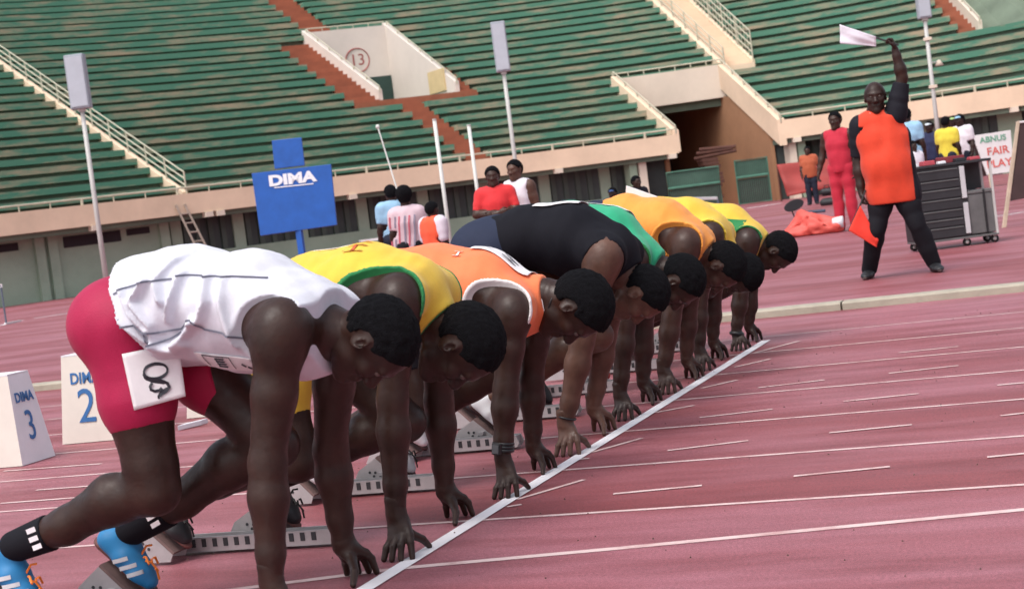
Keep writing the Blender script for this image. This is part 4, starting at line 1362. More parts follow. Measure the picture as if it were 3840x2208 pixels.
ribbon('bib_print', r5['T'], 2, 1, [[(-.12, y5 - .03), (.02, y5 - .01)], [(-.12, y5 + .02), (.0, y5 + .04)]], .006, mat('print_teal', (.15, .35, .36), .7, .1), b5, off=.013)
p4, J4, r4 = RES[4]
patch('back_bib', r4['T'], 2, 1, Q_(-.22, .0, r4['c'] + .0, r4['c'] + .18), W_bib, r4['vest'], off=.006, smooth_it=4)
p3, J3, r3 = RES[3]
q3 = [atY(x, y, r3['c'] + .06) for x, y in ((1548, 460), (1625, 487), (1612, 504), (1546, 496))]
mb = MB(); mb.prism(q3, (0, 0, 0), (.0, .012, .002)); mb.build('back_bib', W_bib, r3['vest'])
p1, J1, r1 = RES[1]
patch('side_panel', r1['T'], 1, -1, px2([(1790, 540), (1842, 545), (1838, 590), (1800, 570)], r1['c'] - .18), trim_green, r1['vest'], off=.003)

# ---- wristwatch, bangles, necklace
def ring(name, p, d, r, w, m, parent, face=None):
    d = nrm(d); a = nrm(np.cross(d, YV)); b = np.cross(d, a); mb = MB()
    mb.tube([np.array(p) + r * (a * math.cos(t) + b * math.sin(t)) for t in np.linspace(0, 2 * math.pi, 21)[:-1]], w, 8, close=True)
    return mb.build(name, m, parent, True)


M_blk = mat('black_plastic', (.012, .012, .014), .4, .1)
wd = nrm(J6['elR'] - J6['wrR']); wp = J6['wrR'] + wd * .045
wa = empty('wristwatch', wp); wa.parent = p6; wa.location = Vector(wp) - Vector(p6.location)
for i in (-1, 0, 1): ring('strap', wp + wd * .013 * i, wd, .037, .008, M_blk, wa)
f_ = nrm(np.array([-.3, -1, 0]))
mb = MB(); mb.obox(wp + f_ * .044, f_, nrm(np.cross(wd, f_)), wd, .008, .021, .023); bevel(mb.build('case', M_blk, wa), .004)
mb = MB(); mb.obox(wp + f_ * .0535, f_, nrm(np.cross(wd, f_)), wd, .0012, .015, .017); mb.build('dial', mat('dial_grey', (.08, .08, .09), .2, .1), wa)
ring('bangle', J5['wrR'] + nrm(J5['elR'] - J5['wrR']) * .03, J5['elR'] - J5['wrR'], .040, .005, M_blk, p5)
ring('bangle', J1['wrR'] - ZV * .01, J1['elR'] - J1['wrR'], .036, .014, M_blk, p1)
ring('necklace', r6['nk'] + np.array([.03, 0, -.035]), r6['hd'] - r6['nk'], .074, .004, M_blk, p6)

# ------------------------------------------------------------------ starting blocks
M_alu = mat('block_aluminium', (.42, .40, .41), .42, .12, 10, metal=.35)
M_hole = mat('block_hole', (.03, .03, .035), .7, .1)
M_pad = mat('pedal_rubber', (.16, .10, .095), .8, .2, 20)
BLK = {8: 'starting block under the blue shoes of the crimson-shorts runner', 7: 'starting block under the black shoes behind the white vest', 6: 'starting block behind the arms of the green-edged yellow vest',
       5: 'starting block of the black tee runner, behind the coral vest', 4: 'starting block of the green vest runner', 3: 'starting block of the amber vest runner', 2: 'starting block of the plain yellow vest runner', 1: 'farthest starting block in the row, behind the last runner'}
for n_, (per, J, r_) in RES.items():
    c = r_['c']; fx = [r_['ft'][k_] for k_ in 'RL']
    x0 = min(f[0][0] for f in fx) - .05; x1 = -.40
    B = empty('starting_block', ((x0 + x1) / 2, c, 0), BLK[n_], 'starting block', 'starting blocks behind the line')
    for sg_ in (-1, 1):                                     # two side rails with slots and rounded front end
        mb = MB(); y0 = c + sg_ * .030
        mb.prism([(x0, y0, .012), (x1, y0, .012), (x1 + .012, y0, .03), (x1, y0, .066), (x0, y0, .066)], (0, 0, 0), (0, sg_ * .008, 0)); mb.build('rail', M_alu, B)
    mb = MB(); mb.box((x0, c - .029, .010), (x1 - .004, c + .029, .024)); mb.build('base_plate', M_alu, B)
    mb = MB(); mb.box((x1 - .05, c - .0295, .03), (x1 - .004, c + .0295, .062)); mb.build('end_cap', M_alu, B)
    for i in range(int((x1 - .1 - x0) / .045)):
        xx = x1 - .10 - i * .045
        mb = MB(); mb.box((xx - .009, c - .0405, .030), (xx + .009, c - .0382, .060)); mb.build('slot', M_hole, B)
    for k_ in 'RL':
        he, to = r_['ft'][k_]; yy = to[1]; d = nrm(to - he); up = nrm(np.array([.8, 0, .6]) - d * (np.array([.8, 0, .6]) @ d))
        a = to - up * .016 - d * .02; b = lerp(to, he, .74) - up * .016; bk = np.array([b[0] - .12, yy, .075])
        pe = empty('pedal', (a[0], yy, .02)); pe.parent = B; pe.location = Vector((a[0], yy, .02)) - Vector(B.location)
        mb = MB(); mb.prism([a + YV * -.055, b + YV * -.055, b - up * .010 + YV * -.055, a - up * .010 + YV * -.055], (0, 0, 0), (0, .11, 0)); mb.build('face_plate', M_pad, pe)
        for e in (-.056, .050):
            mb = MB(); o_ = YV * e
            mb.prism([a - up * .0102 + o_, b - up * .0102 + o_, bk + o_ + np.array([.03, 0, .02]), np.array([bk[0] - .02, yy, .012]) + o_, np.array([a[0] - .02, yy, .012]) + o_], (0, 0, 0), (0, .006, 0)); sp_ = mb.build('side_plate', M_alu, pe)
            if e < 0:
                for j in range(4):
                    hc = lerp(lerp(a, b, .28 + .15 * j), np.array([bk[0], yy, .04]), .35 + .1 * (j % 2)) + o_
                    mb = MB(); mb.tube([hc - YV * .002, hc + YV * .0005], .006, 8); mb.build('bolt_hole', M_hole, sp_)
        ys_ = c + math.copysign(.041, yy - c)
        mb = MB(); mb.box((a[0] - .10, min(ys_, yy), .070), (a[0] - .07, max(ys_, yy), .084)); mb.build('cross_pin', M_alu, pe)
# ------------------------------------------------------------------ people who stand about
def stander(label, head, dep=None, face=(0, -1), top=None, bottom=None, shoes_m=None, foot=None, skin=SK_MID, h=.016, joints=None, hair=True, bun=None, sleeve=.42, hem=.0, blong=1.0,
            belly=0.0, hgt=None, cap_m=None, group='people standing about beyond the kerb', top_name='shirt', s_w=1.0, hsc=1.06, flare=False):
    """head: pixel of the head centre; depth from 'dep' metres or from the pixel of the feet on the ground"""
    if foot is not None:
        b = atZ(*foot); dep = (b - CAM) @ _fw
    hc = atD(*head, dep); 
    if foot is None: b = np.array([hc[0], hc[1], 0])
    k = (hgt or hc[2] / 1.63 * 1.75) / 1.75
    f = nrm(np.array([face[0], face[1], 0.])); lat = np.cross(ZV, f)          # lat: towards the person's left
    L = lambda x, y, z: np.array([b[0], b[1], 0]) + lat * x * k + f * y * k + ZV * z * k
    J = dict(pelvis=L(0, 0, .96), waist=L(0, .01, 1.10), chest=L(0, .0, 1.27), upper=L(0, -.01, 1.40), neck=L(0, -.01, 1.50))
    for sg, n in ((-1, 'R'), (1, 'L')):
        J['hip' + n] = L(.09 * sg, 0, .92); J['kn' + n] = L(.10 * sg, .02, .50); J['an' + n] = L(.105 * sg, 0, .09)
        J['sh' + n] = L(.185 * sg, -.01, 1.41); J['el' + n] = L(.235 * sg, -.02, 1.13); J['wr' + n] = L(.245 * sg, .06, .88)
    J['lat'] = lat; J['back'] = -f
    hd = L(0, .02, 1.63)
    if joints:
        for n, v in joints.items():
            if n.startswith('grip'): continue
            if n == 'head': hd = v(L) if callable(v) else v
            else: J[n] = v(L) if callable(v) else np.array(v, float)
    per = empty('person', (b[0], b[1], 0), label, 'person', group)
    pts = np.array([v for n, v in J.items() if n not in ('lat', 'back')] + [hd])
    V = Vox(np.append(pts.min(0)[:2] - .22, -.02), pts.max(0) + .22, h)
    put_torso(V, J, k)
    for n in 'RL': put_arm(V, J, n, k); put_leg(V, J, n, k)
    V.cap(J['upper'], J['neck'], .075 * k, .058 * k, .04)
    parts = [V]; kids = []
    add_head(parts, kids, hd, ZV + f * .03, f, k * hsc, J['neck'], min(h, .010), hair=hair, bun=bun, thick=.012)
    for n in 'RL':
        d = J['wr' + n] - J['el' + n]
        parts.append(flat_hand(J['wr' + n], d, lat * (1 if n == 'R' else -1), f, k, min(h, .007), curl=.55 if not (joints and 'grip' + n in joints) else 1.25))
    body = link('body', net_mesh('body', [(p_, 0) for p_ in parts], skin), per)
    for (n_, fl, m_) in kids: emit(n_, fl, m_, body if n_ == 'eye' else per)
    # bottom
    if bottom is not None:
        G = Vox(np.append(pts.min(0)[:2] - .2, 0), np.append(pts.max(0)[:2] + .2, 1.3 * k), h)
        G.cap(J['pelvis'], lerp(J['pelvis'], J['waist'], .6), .118 * k, .108 * k, .05, lat, 1.36 * s_w, .012)
        for n in 'RL':
            put_leg(G, J, n, k * 1.02, .014, blong); hp = J['hip' + n]; G.cap(hp, hp - f * .045 * k, .098 * k, .1 * k, .05, None, 1, .012)
            if blong >= 1:
                G.cap(lerp(J['kn' + n], J['an' + n], .2), J['an' + n], .072 * k, .066 * k, .04)
        X, Y, Z = G.full(); G.d = (G.d + wob(X, Y, Z, (6, 6, 3), 21, 5, .004)).astype(np.float32)
        G.d = np.maximum(G.d, .035 * k - Z).astype(np.float32)
        G.d = np.maximum(G.d, Z - 1.08 * k).astype(np.float32)
        emit('trousers' if blong >= 1 else 'shorts', G, bottom, per)
    T = None
    if top is not None:
        T = Vox(np.append(pts.min(0)[:2] - .2, .6 * k), np.append(pts.max(0)[:2] + .2, pts[:, 2].max() + .1), h)
        put_torso(T, J, k, .018, butt=False, w=s_w)
        T.cap(lerp(J['pelvis'], J['waist'], -.35 + hem), J['waist'], .124 * k, .118 * k, .06, lat, 1.36 * s_w, .016)
        if flare: T.cap(J['pelvis'] - lat * .085 * k - ZV * .10 * k, J['pelvis'] + lat * .085 * k - ZV * .10 * k, .135 * k, .135 * k, .09)
        if belly: T.ell(lerp(J['pelvis'], J['chest'], .42) + f * .07 * k, (f, lat, ZV), ((.115 + belly) * k, .175 * k * s_w, .19 * k), .08)
        if sleeve > 0:
            for n in 'RL': put_arm(T, J, n, k * (1.14 if s_w >= 1 else 1.0), .010, sleeve, fat=1.0)
        X, Y, Z = T.full(); T.d = (T.d + wob(X, Y, Z, (7, 7, 4), 31, 5, .004)).astype(np.float32)
        hz = J['pelvis'][2] - (.10 - hem * .14) * k
        T.d = np.maximum(T.d, hz - Z).astype(np.float32)
        if sleeve > 0:
            for n in 'RL':
                e0, e1 = J['sh' + n], J['el' + n]; d = nrm(e1 - e0); pt = lerp(e0, e1, sleeve * 2 if sleeve <= .5 else 1)
                if sleeve <= .5:
                    pl = (X - pt[0]) * d[0] + (Y - pt[1]) * d[1] + (Z - pt[2]) * d[2]
                    rad = np.sqrt((X - pt[0]) ** 2 + (Y - pt[1]) ** 2 + (Z - pt[2]) ** 2)
                    T.d = np.where(rad < .12 * k, np.maximum(T.d, pl), T.d).astype(np.float32)
        N_ = T.like(); N_.cap(J['upper'] + ZV * .02, hd, .070 * k, .085 * k, .01); T.d = np.maximum(T.d, -N_.d)
        if sleeve == 0:
            for n in 'RL':
                A_ = T.like(); A_.ell(J['sh' + n] + lat * (1 if n == 'L' else -1) * .05 * k - ZV * .02, (f, lat, ZV), (.095 * k, .095 * k, .13 * k), .01); T.d = np.maximum(T.d, -A_.d)
        tob = emit(top_name, T, top, per)
    else: tob = None
    for n in 'RL':
        an = J['an' + n]; fd = nrm(f + lat * (.25 if n == 'L' else -.25))
        he = np.array([an[0], an[1], .004]) - fd * .06 * k; to = np.array([an[0], an[1], .004]) + fd * .20 * k
        U, So, fr_ = shoe(he, to, ZV, k, min(h, .010), np.array([an[0], an[1], .11 * k]))
        o_ = empty('shoe', he); o_.parent = per; o_.location = Vector(he) - Vector(per.location)
        emit('upper', U, shoes_m or shoe_black, o_); emit('sole', So, sole_dark, o_)
    if cap_m is not None:
        K = Vox(hd - .2 * k, hd + .22 * k, min(h, .010)); K.ell(hd + ZV * .035 * k, (f, lat, ZV), (.112 * k, .092 * k, .088 * k), .01); K.plane(hd + ZV * .045 * k, -ZV)
        K.cap(hd + f * .09 * k + ZV * .052 * k, hd + f * .155 * k + ZV * .045 * k, .05 * k, .04 * k, .02, ZV, .15); emit('cap', K, cap_m, per)
    return per, J, dict(T=T, top=tob, L=L, k=k, f=f, lat=lat, hd=hd, body=body)


red_shirt = cloth('shirt_red', (.62, .03, .035)); pink_shirt = cloth('blouse_striped', (.62, .47, .52)); white_top = cloth('top_white', (.72, .68, .74)); lblue = cloth('shirt_light_blue', (.28, .48, .66))
navy = cloth('shirt_navy', (.03, .035, .08)); yel = cloth('shirt_yellow', (.70, .58, .06)); trk_red = cloth('tracksuit_red', (.48, .02, .045)); rust = cloth('shirt_rust', (.42, .10, .045)); trou_black = cloth('trousers_black', (.012, .012, .016))
trou_navy = cloth('trousers_navy', (.02, .024, .04)); off_orange = cloth('polo_orange', (.66, .055, .022)); polo_black = cloth('polo_black', (.014, .014, .02)); capw = cloth('cap_white', (.60, .66, .70)); capb = cloth('cap_blue', (.03, .07, .20))
capg = cloth('cap_green_yellow', (.35, .50, .20)); ora = cloth('shirt_vermilion', (.80, .10, .04)); wh_sl = cloth('sleeve_white', (.66, .60, .68))

# ---- the official with the flags
YO = 10.32; oq = lambda x, y, dy=0: atY(x, y, YO + dy)
fL, fR = atZ(2312, 672), atZ(2152, 688)
offJ = dict(head=oq(2164, 240, -.03), neck=oq(2165, 278), upper=oq(2172, 302), chest=oq(2182, 345), waist=oq(2196, 405), pelvis=oq(2205, 452),
            shR=oq(2128, 312), elR=oq(2122, 402, .03), wrR=oq(2130, 478, -.02), shL=oq(2214, 286), elL=oq(2231, 192, .0), wrL=oq(2213, 122, -.03),
            hipR=oq(2184, 468), hipL=oq(2232, 462), knR=oq(2166, 568, -.03), knL=oq(2268, 558, -.02), anR=np.array([fR[0], fR[1], .09]), anL=np.array([fL[0], fL[1], .09]), gripR=0, gripL=0)
off_p, off_J, off_r = stander('bald official in orange and black polo raising a white flag', (2164, 240), face=(.12, -1), top=off_orange, bottom=trou_black, foot=(2222, 680), skin=SK_DARK, h=.0095, joints=offJ, hair=False, belly=.015, hgt=1.80,
                              sleeve=.002, hem=-.55, flare=True, group='people standing about beyond the kerb', top_name='polo_shirt', s_w=1.08, hsc=1.14)
# black sleeves, side panel and collar of the polo
k = off_r['k']; T = off_r['T']
SL = T.like()
for n in 'RL': put_arm(SL, off_J, n, k * 1.22, .010, .42, fat=1.08)
X, Y, Z = SL.full()
for n in 'RL':
    e0, e1 = off_J['sh' + n], off_J['el' + n]; d = nrm(e1 - e0); pt = lerp(e0, e1, .86)
    pl = (X - pt[0]) * d[0] + (Y - pt[1]) * d[1] + (Z - pt[2]) * d[2]; rad = np.sqrt((X - pt[0]) ** 2 + (Y - pt[1]) ** 2 + (Z - pt[2]) ** 2)
    SL.d = np.where(rad < .13, np.maximum(SL.d, pl), SL.d).astype(np.float32)
for n in 'RL':
    o_ = SL.like(); o_.d = np.where((X * off_r['lat'][0] + Y * off_r['lat'][1]) * (1 if n == 'L' else -1) > (off_J['chest'] @ off_r['lat']) * (1 if n == 'L' else -1), SL.d, 1).astype(np.float32)
    emit('sleeve', o_, polo_black, off_r['top'])
SP = shell(T, -.01, .004); u = (X * off_r['lat'][0] + Y * off_r['lat'][1]) - off_J['waist'] @ off_r['lat']
SP.d = np.maximum(SP.d, (.205 - u) * 1.0).astype(np.float32); emit('side_panel', SP, polo_black, off_r['top'])
CO = Vox(off_J['neck'] - .16, off_J['neck'] + .16, .008); CO.cap(off_J['upper'] + ZV * .04, off_J['neck'] + ZV * .0, .105 * k, .082 * k, .02)
i_ = CO.like(); i_.cap(off_J['upper'], off_r['hd'], .075 * k, .075 * k, .01); CO.d = np.maximum(CO.d, -i_.d); emit('collar', CO, polo_black, off_r['top'])
mb = MB(); mb.tube([off_J['neck'] + off_r['f'] * .09 + off_r['lat'] * -.05, off_J['chest'] + off_r['f'] * .165 + off_r['lat'] * -.01, off_J['chest'] + off_r['f'] * .165 + off_r['lat'] * .0 - ZV * .02, off_J['neck'] + off_r['f'] * .09 + off_r['lat'] * .05], .004, 5); mb.build('lanyard', trim_white, off_p)
# flags
def cloth_sheet(name, corners, m, parent, amp=.015, n=14, th=.003, seed=1):
    q = [np.array(c_, float) for c_ in corners]; nn = nrm(np.cross(q[1] - q[0], q[3] - q[0])); vs = []
    r = random.Random(seed); ph = [r.uniform(0, 6) for _ in range(4)]
    for i in range(n):
        for j in range(n):
            a, b = i / (n - 1), j / (n - 1); p_ = lerp(lerp(q[0], q[1], a), lerp(q[3], q[2], a), b)
            vs.append(p_ + nn * amp * b * (math.sin(5 * a + 3 * b + ph[0]) + .6 * math.sin(9 * b - 4 * a + ph[1])))
    m_ = n * n; back = [v - nn * th for v in vs]; fs = []
    for i in range(n - 1):
        for j in range(n - 1):
            a, b, c_, d_ = i * n + j, (i + 1) * n + j, (i + 1) * n + j + 1, i * n + j + 1
            fs += [(a, b, c_, d_), (d_ + m_, c_ + m_, b + m_, a + m_)]
    rim = list(range(n)) + [i * n + n - 1 for i in range(1, n)] + [(n - 1) * n + j for j in range(n - 2, -1, -1)] + [i * n for i in range(n - 2, 0, -1)]
    fs += [(rim[i], rim[(i + 1) % len(rim)], rim[(i + 1) % len(rim)] + m_, rim[i] + m_) for i in range(len(rim))]
    return link(name, rawmesh(name, vs + back, fs, [m], True), parent)


M_stick = mat('flag_stick', (.02, .02, .02), .5, .1)
hL = oq(2208, 108, -.06); wf = empty('hand_flag', hL, 'white flag on a black stick held up by the official', 'flag')
mb = MB(); mb.tube([oq(2222, 112, -.06), oq(2160, 92, -.06), oq(2076, 62, -.06)], .009, 6); mb.build('stick', M_stick, wf)
cloth_sheet('flag_cloth', [oq(2076, 61, -.07), oq(2166, 91, -.07), oq(2166, 116, -.05), oq(2078, 108, -.05)], cloth('flag_white', (.74, .72, .80)), wf, .012, seed=3)
hR = oq(2131, 492, -.08); rf = empty('hand_flag', hR, 'red flag hanging from the official lowered hand', 'flag')
mb = MB(); mb.tube([oq(2140, 470, -.09), oq(2128, 505, -.10), oq(2098, 572, -.12)], .009, 6); mb.build('stick', M_stick, rf)
cloth_sheet('flag_cloth', [oq(2127, 508, -.11), oq(2098, 570, -.13), oq(2168, 612, -.10), oq(2172, 592, -.08)], cloth('flag_red', (.78, .05, .03)), rf, .012, seed=5)

# ---- spectators and helpers
stander('woman in red short-sleeved shirt standing with folded arms', (1218, 436), 20.0, (.25, -1), red_shirt, trou_navy, skin=SK_MID, s_w=.88, joints=dict(elR=lambda L: L(-.27, .06, 1.16), wrR=lambda L: L(.05, .19, 1.16), elL=lambda L: L(.27, .06, 1.16), wrL=lambda L: L(-.05, .21, 1.13)), bun=[(-.06, 0, .02, .075)])
wt, wtJ, wtr = stander('woman in white sleeveless top beside the red shirt', (1274, 420), 20.4, (-.25, -1), white_top, trou_navy, skin=SK_WARM, sleeve=0, s_w=.88, top_name='sleeveless_top')
rib = wtr['T']
patch('chest_print', rib, 1, -1, [(wtJ['chest'][0] - .06, wtJ['chest'][2] - .12), (wtJ['chest'][0] + .05, wtJ['chest'][2] - .12), (wtJ['chest'][0] + .05, wtJ['chest'][2] - .02), (wtJ['chest'][0] - .06, wtJ['chest'][2] - .02)], cloth('print_mauve', (.50, .33, .46)), wtr['top'], off=.004, n=(6, 6))
st_, stJ, str_ = stander('woman in pink striped blouse with her back turned', (1000, 490), 21.0, (-.35, 1), pink_shirt, trou_black, skin=SK_DARK, hem=-.25, s_w=1.15, bun=[(-.05, 0, .07, .10)], top_name='blouse')
M_str1 = cloth('stripe_red', (.48, .10, .14)); M_str2 = cloth('stripe_grey', (.22, .20, .26))
for i, (u, m_) in enumerate(((-.17, M_str1), (-.10, M_str2), (-.05, M_str1), (.02, M_str2), (.07, M_str1), (.13, M_str2))):
    x_ = stJ['chest'][0] + u
    ribbon('stripe', str_['T'], 1, -1, [[(x_ - .03, stJ['pelvis'][2] - .02), (x_, stJ['chest'][2]), (x_ + .01, stJ['upper'][2] - .02)]], .011, m_, str_['top'], off=.004, step=.04)
ch, chJ, chr_ = stander('child in orange shirt with white sleeves seen from behind', (1070, 542), 20.5, (.5, 1), ora, trou_black, skin=SK_DARK, hgt=1.24, sleeve=.42, s_w=1.1)
SLv = chr_['T'].like()
for n in 'RL':
    o_ = SLv.like(); put_arm(o_, chJ, n, chr_['k'] * 1.25, .018, .44, fat=1.1); emit('sleeve', o_, wh_sl, chr_['top'])
bl, blJ, blr = stander('person in light blue shirt holding up a thin pole', (966, 478), 24.0, (-.6, .8), lblue, trou_navy, skin=SK_DARK, joints=dict(elR=lambda L: L(-.26, .16, 1.24), wrR=lambda L: L(-.20, .28, 1.50), gripR=0))
stander('person in dark blue cap half hidden behind the amber vest', (1515, 478), 26.0, (0, -1), navy, trou_navy, skin=SK_DARK, cap_m=capb)
stander('person with black hair beside the white column', (1572, 450), 27.0, (.8, -.6), polo_black, trou_navy, skin=SK_DARK, cap_m=None)
stander('tall woman in red sleeveless tracksuit walking behind the official', (2104, 293), None, (-.2, -1), trk_red, trk_red, foot=(2098, 570), skin=SK_MID, sleeve=0, h=.013, s_w=.88, top_name='tracksuit_top', joints=dict(elR=lambda L: L(-.27, -.02, 1.14), wrR=lambda L: L(-.33, .04, .90)))
stander('man in rust coloured shirt in front of the red tarpaulin', (1997, 373), None, (.1, -1), rust, trou_navy, foot=(2012, 506), skin=SK_MID, hem=-.3, s_w=1.1, h=.018, joints=dict(wrL=lambda L: L(.33, .20, 1.12), elL=lambda L: L(.28, -.02, 1.14)))
stander('person in navy shirt and pale cap beyond the cart', (2298, 314), 38, (-.3, -1), navy, trou_navy, skin=SK_DARK, cap_m=capw, h=.02)
stander('person in bright yellow shirt with back turned beyond the cart', (2338, 303), 36, (.4, .9), yel, trou_navy, skin=SK_DARK, h=.02, s_w=1.1)
stander('person in white shirt and blue cap right of the yellow shirt', (2374, 297), 37, (-.5, -.9), white_top, trou_navy, skin=SK_DARK, h=.02, cap_m=lblue)
stander('person in green and yellow cap just behind the yellow shirt', (2358, 300), 41, (-.2, -1), trou_navy, trou_navy, skin=SK_DARK, h=.022, cap_m=capg)
stander('person wrapped in pale blue cloth behind the official', (2240, 285), 34, (.2, 1), lblue, lblue, skin=SK_DARK, h=.02, s_w=1.15, cap_m=lblue, hem=-.4)
stander('small person in white shirt bending behind the cart', (2256, 362), 30, (.6, -.6), white_top, trou_navy, skin=SK_DARK, h=.02)

# ------------------------------------------------------------------ lane marker boxes
M_mk = mat('marker_white', (.72, .72, .76), .6, .05, 4); M_mk2 = mat('marker_cream', (.66, .61, .55), .65, .05, 4); M_bluei = mat('marker_blue_ink', (.03, .13, .34), .6, .1)


def marker(base, w, d, hgt, tw, td, label, face_txt, num, faces):
    """tapered box, base = near left corner on the ground"""
    x0, y0 = base; cx, cy = x0 + w / 2, y0 + d / 2
    lo = [np.array([x0, y0, .004]), np.array([x0 + w, y0, .004]), np.array([x0 + w, y0 + d, .004]), np.array([x0, y0 + d, .004])]
    hi = [np.array([cx - tw / 2, cy - td / 2, hgt]), np.array([cx + tw / 2, cy - td / 2, hgt]), np.array([cx + tw / 2, cy + td / 2, hgt]), np.array([cx - tw / 2, cy + td / 2, hgt])]
    B = empty('lane_marker_box', (cx, cy, 0), label, 'marker box', 'numbered lane marker boxes')
    for i, nm in enumerate(('front_panel', 'side_panel', 'back_panel', 'side_panel')):
        j = (i + 1) % 4; n = nrm(np.cross(lo[j] - lo[i], hi[i] - lo[i])); mb = MB()
        mb.prism([lo[i], lo[j], hi[j], hi[i]], n * 0, -n * .008); pn = mb.build(nm, M_mk if i == 1 else M_mk2, B)
        if i in faces:
            xd = nrm(lo[j] - lo[i]); c0 = (lo[i] + lo[j]) / 2; c1 = (hi[i] + hi[j]) / 2; yd = nrm(c1 - c0)
            ww = np.linalg.norm(lo[j] - lo[i])
            place_text('marker_name', face_txt, .080 * ww / .33, lerp(c0, c1, .735), xd, yd, M_bluei, pn, .001, xs=.9, offset=.002)
            if num: place_text('marker_number', num, .27 * ww / .36, lerp(c0, c1, .40), xd, yd, M_bluei, pn, .001, xs=.75 if i == 1 else .95)
    mb = MB(); mb.prism([h_ + ZV * .001 for h_ in hi], (0, 0, 0), (0, 0, .008)); mb.build('lid', M_mk, B)
    return B


g3 = atZ(56, 1153); g2 = atZ(155, 1100); g1 = atZ(462, 1036)
g3r = atZ(153, 1126)
marker((g3[0] - .40, g3[1]), .40, g3r[1] - g3[1], .52, .28, (g3r[1] - g3[1]) * .62, 'white lane marker box with a blue 3 at the left edge', 'DIMA', '3', (1,))
marker((g2[0], g2[1]), .40, .33, .54, .32, .22, 'cream lane marker box with a blue 2 partly behind the crimson shorts', 'DIMA', '2', (0,))
marker((g1[0], g1[1]), .40, .33, .50, .30, .22, 'pale lane marker box almost hidden behind the white vest runner', 'DIMA', None, (0,))
wp_ = atZ(440, 1066); wq_ = atZ(498, 1052)
mb = MB(); mb.prism([wp_ + ZV * .003, wq_ + ZV * .003, wq_ + ZV * .035, wp_ + ZV * .035], (0, 0, 0), (0, .09, 0)); sw = tag(mb.build('white_batten', M_mk), 'short white batten lying on the track behind the crimson shorts', 'batten')
bevel(sw, .004)

# ------------------------------------------------------------------ blue board
M_bb = mat('board_blue', (.012, .10, .42), .45, .12, 5); M_bw = mat('board_white_print', (.78, .80, .84), .6, .03)
DB = 29.0; bq = lambda x, y: atD(x, y, DB)
bd = empty('scoreboard', (*bq(735, 580)[:2], 0), 'blue display board with white lettering on a post', 'board')
def slab(name, px, th, m, parent, q=bq):
    P4 = [q(*p_) for p_ in px]; n = nrm(np.cross(P4[1] - P4[0], P4[3] - P4[0])); n = n if n @ (P4[0] - CAM) > 0 else -n
    mb = MB(); mb.prism(P4, n * 0, n * th); return bevel(mb.build(name, m, parent), .006), P4, -n


s1, P4, nn = slab('main_panel', [(622, 429), (818, 406), (833, 556), (644, 583)], .09, M_bb, bd)
s2, _, _ = slab('top_panel', [(672, 348), (745, 340), (753, 409), (679, 418)], .08, M_bb, bd)
xd = nrm(P4[1] - P4[0]); yd = nrm(np.cross(nn, xd))
place_text('board_lettering', 'DIMA', .235, bq(722, 443) + nn * .004, xd, yd, M_bw, s1, .002, xs=1.35, offset=.012)
mb = MB(); a_, b_ = bq(678, 463) + nn * .005, bq(775, 453) + nn * .005; mb.prism([a_, b_, b_ - yd * .018, a_ - yd * .018], (0, 0, 0), nn * .003); mb.build('board_underline', M_bw, s1)
pb = bq(736, 575)
mb = MB(); mb.box((pb[0] - .05, pb[1] + .02, 0), (pb[0] + .05, pb[1] + .10, pb[2] + .1)); mb.build('post', M_bb, bd)
mb = MB(); mb.box((pb[0] - .35, pb[1] - .25, 0.002), (pb[0] + .35, pb[1] + .35, .05)); mb.build('foot_plate', M_bb, bd)

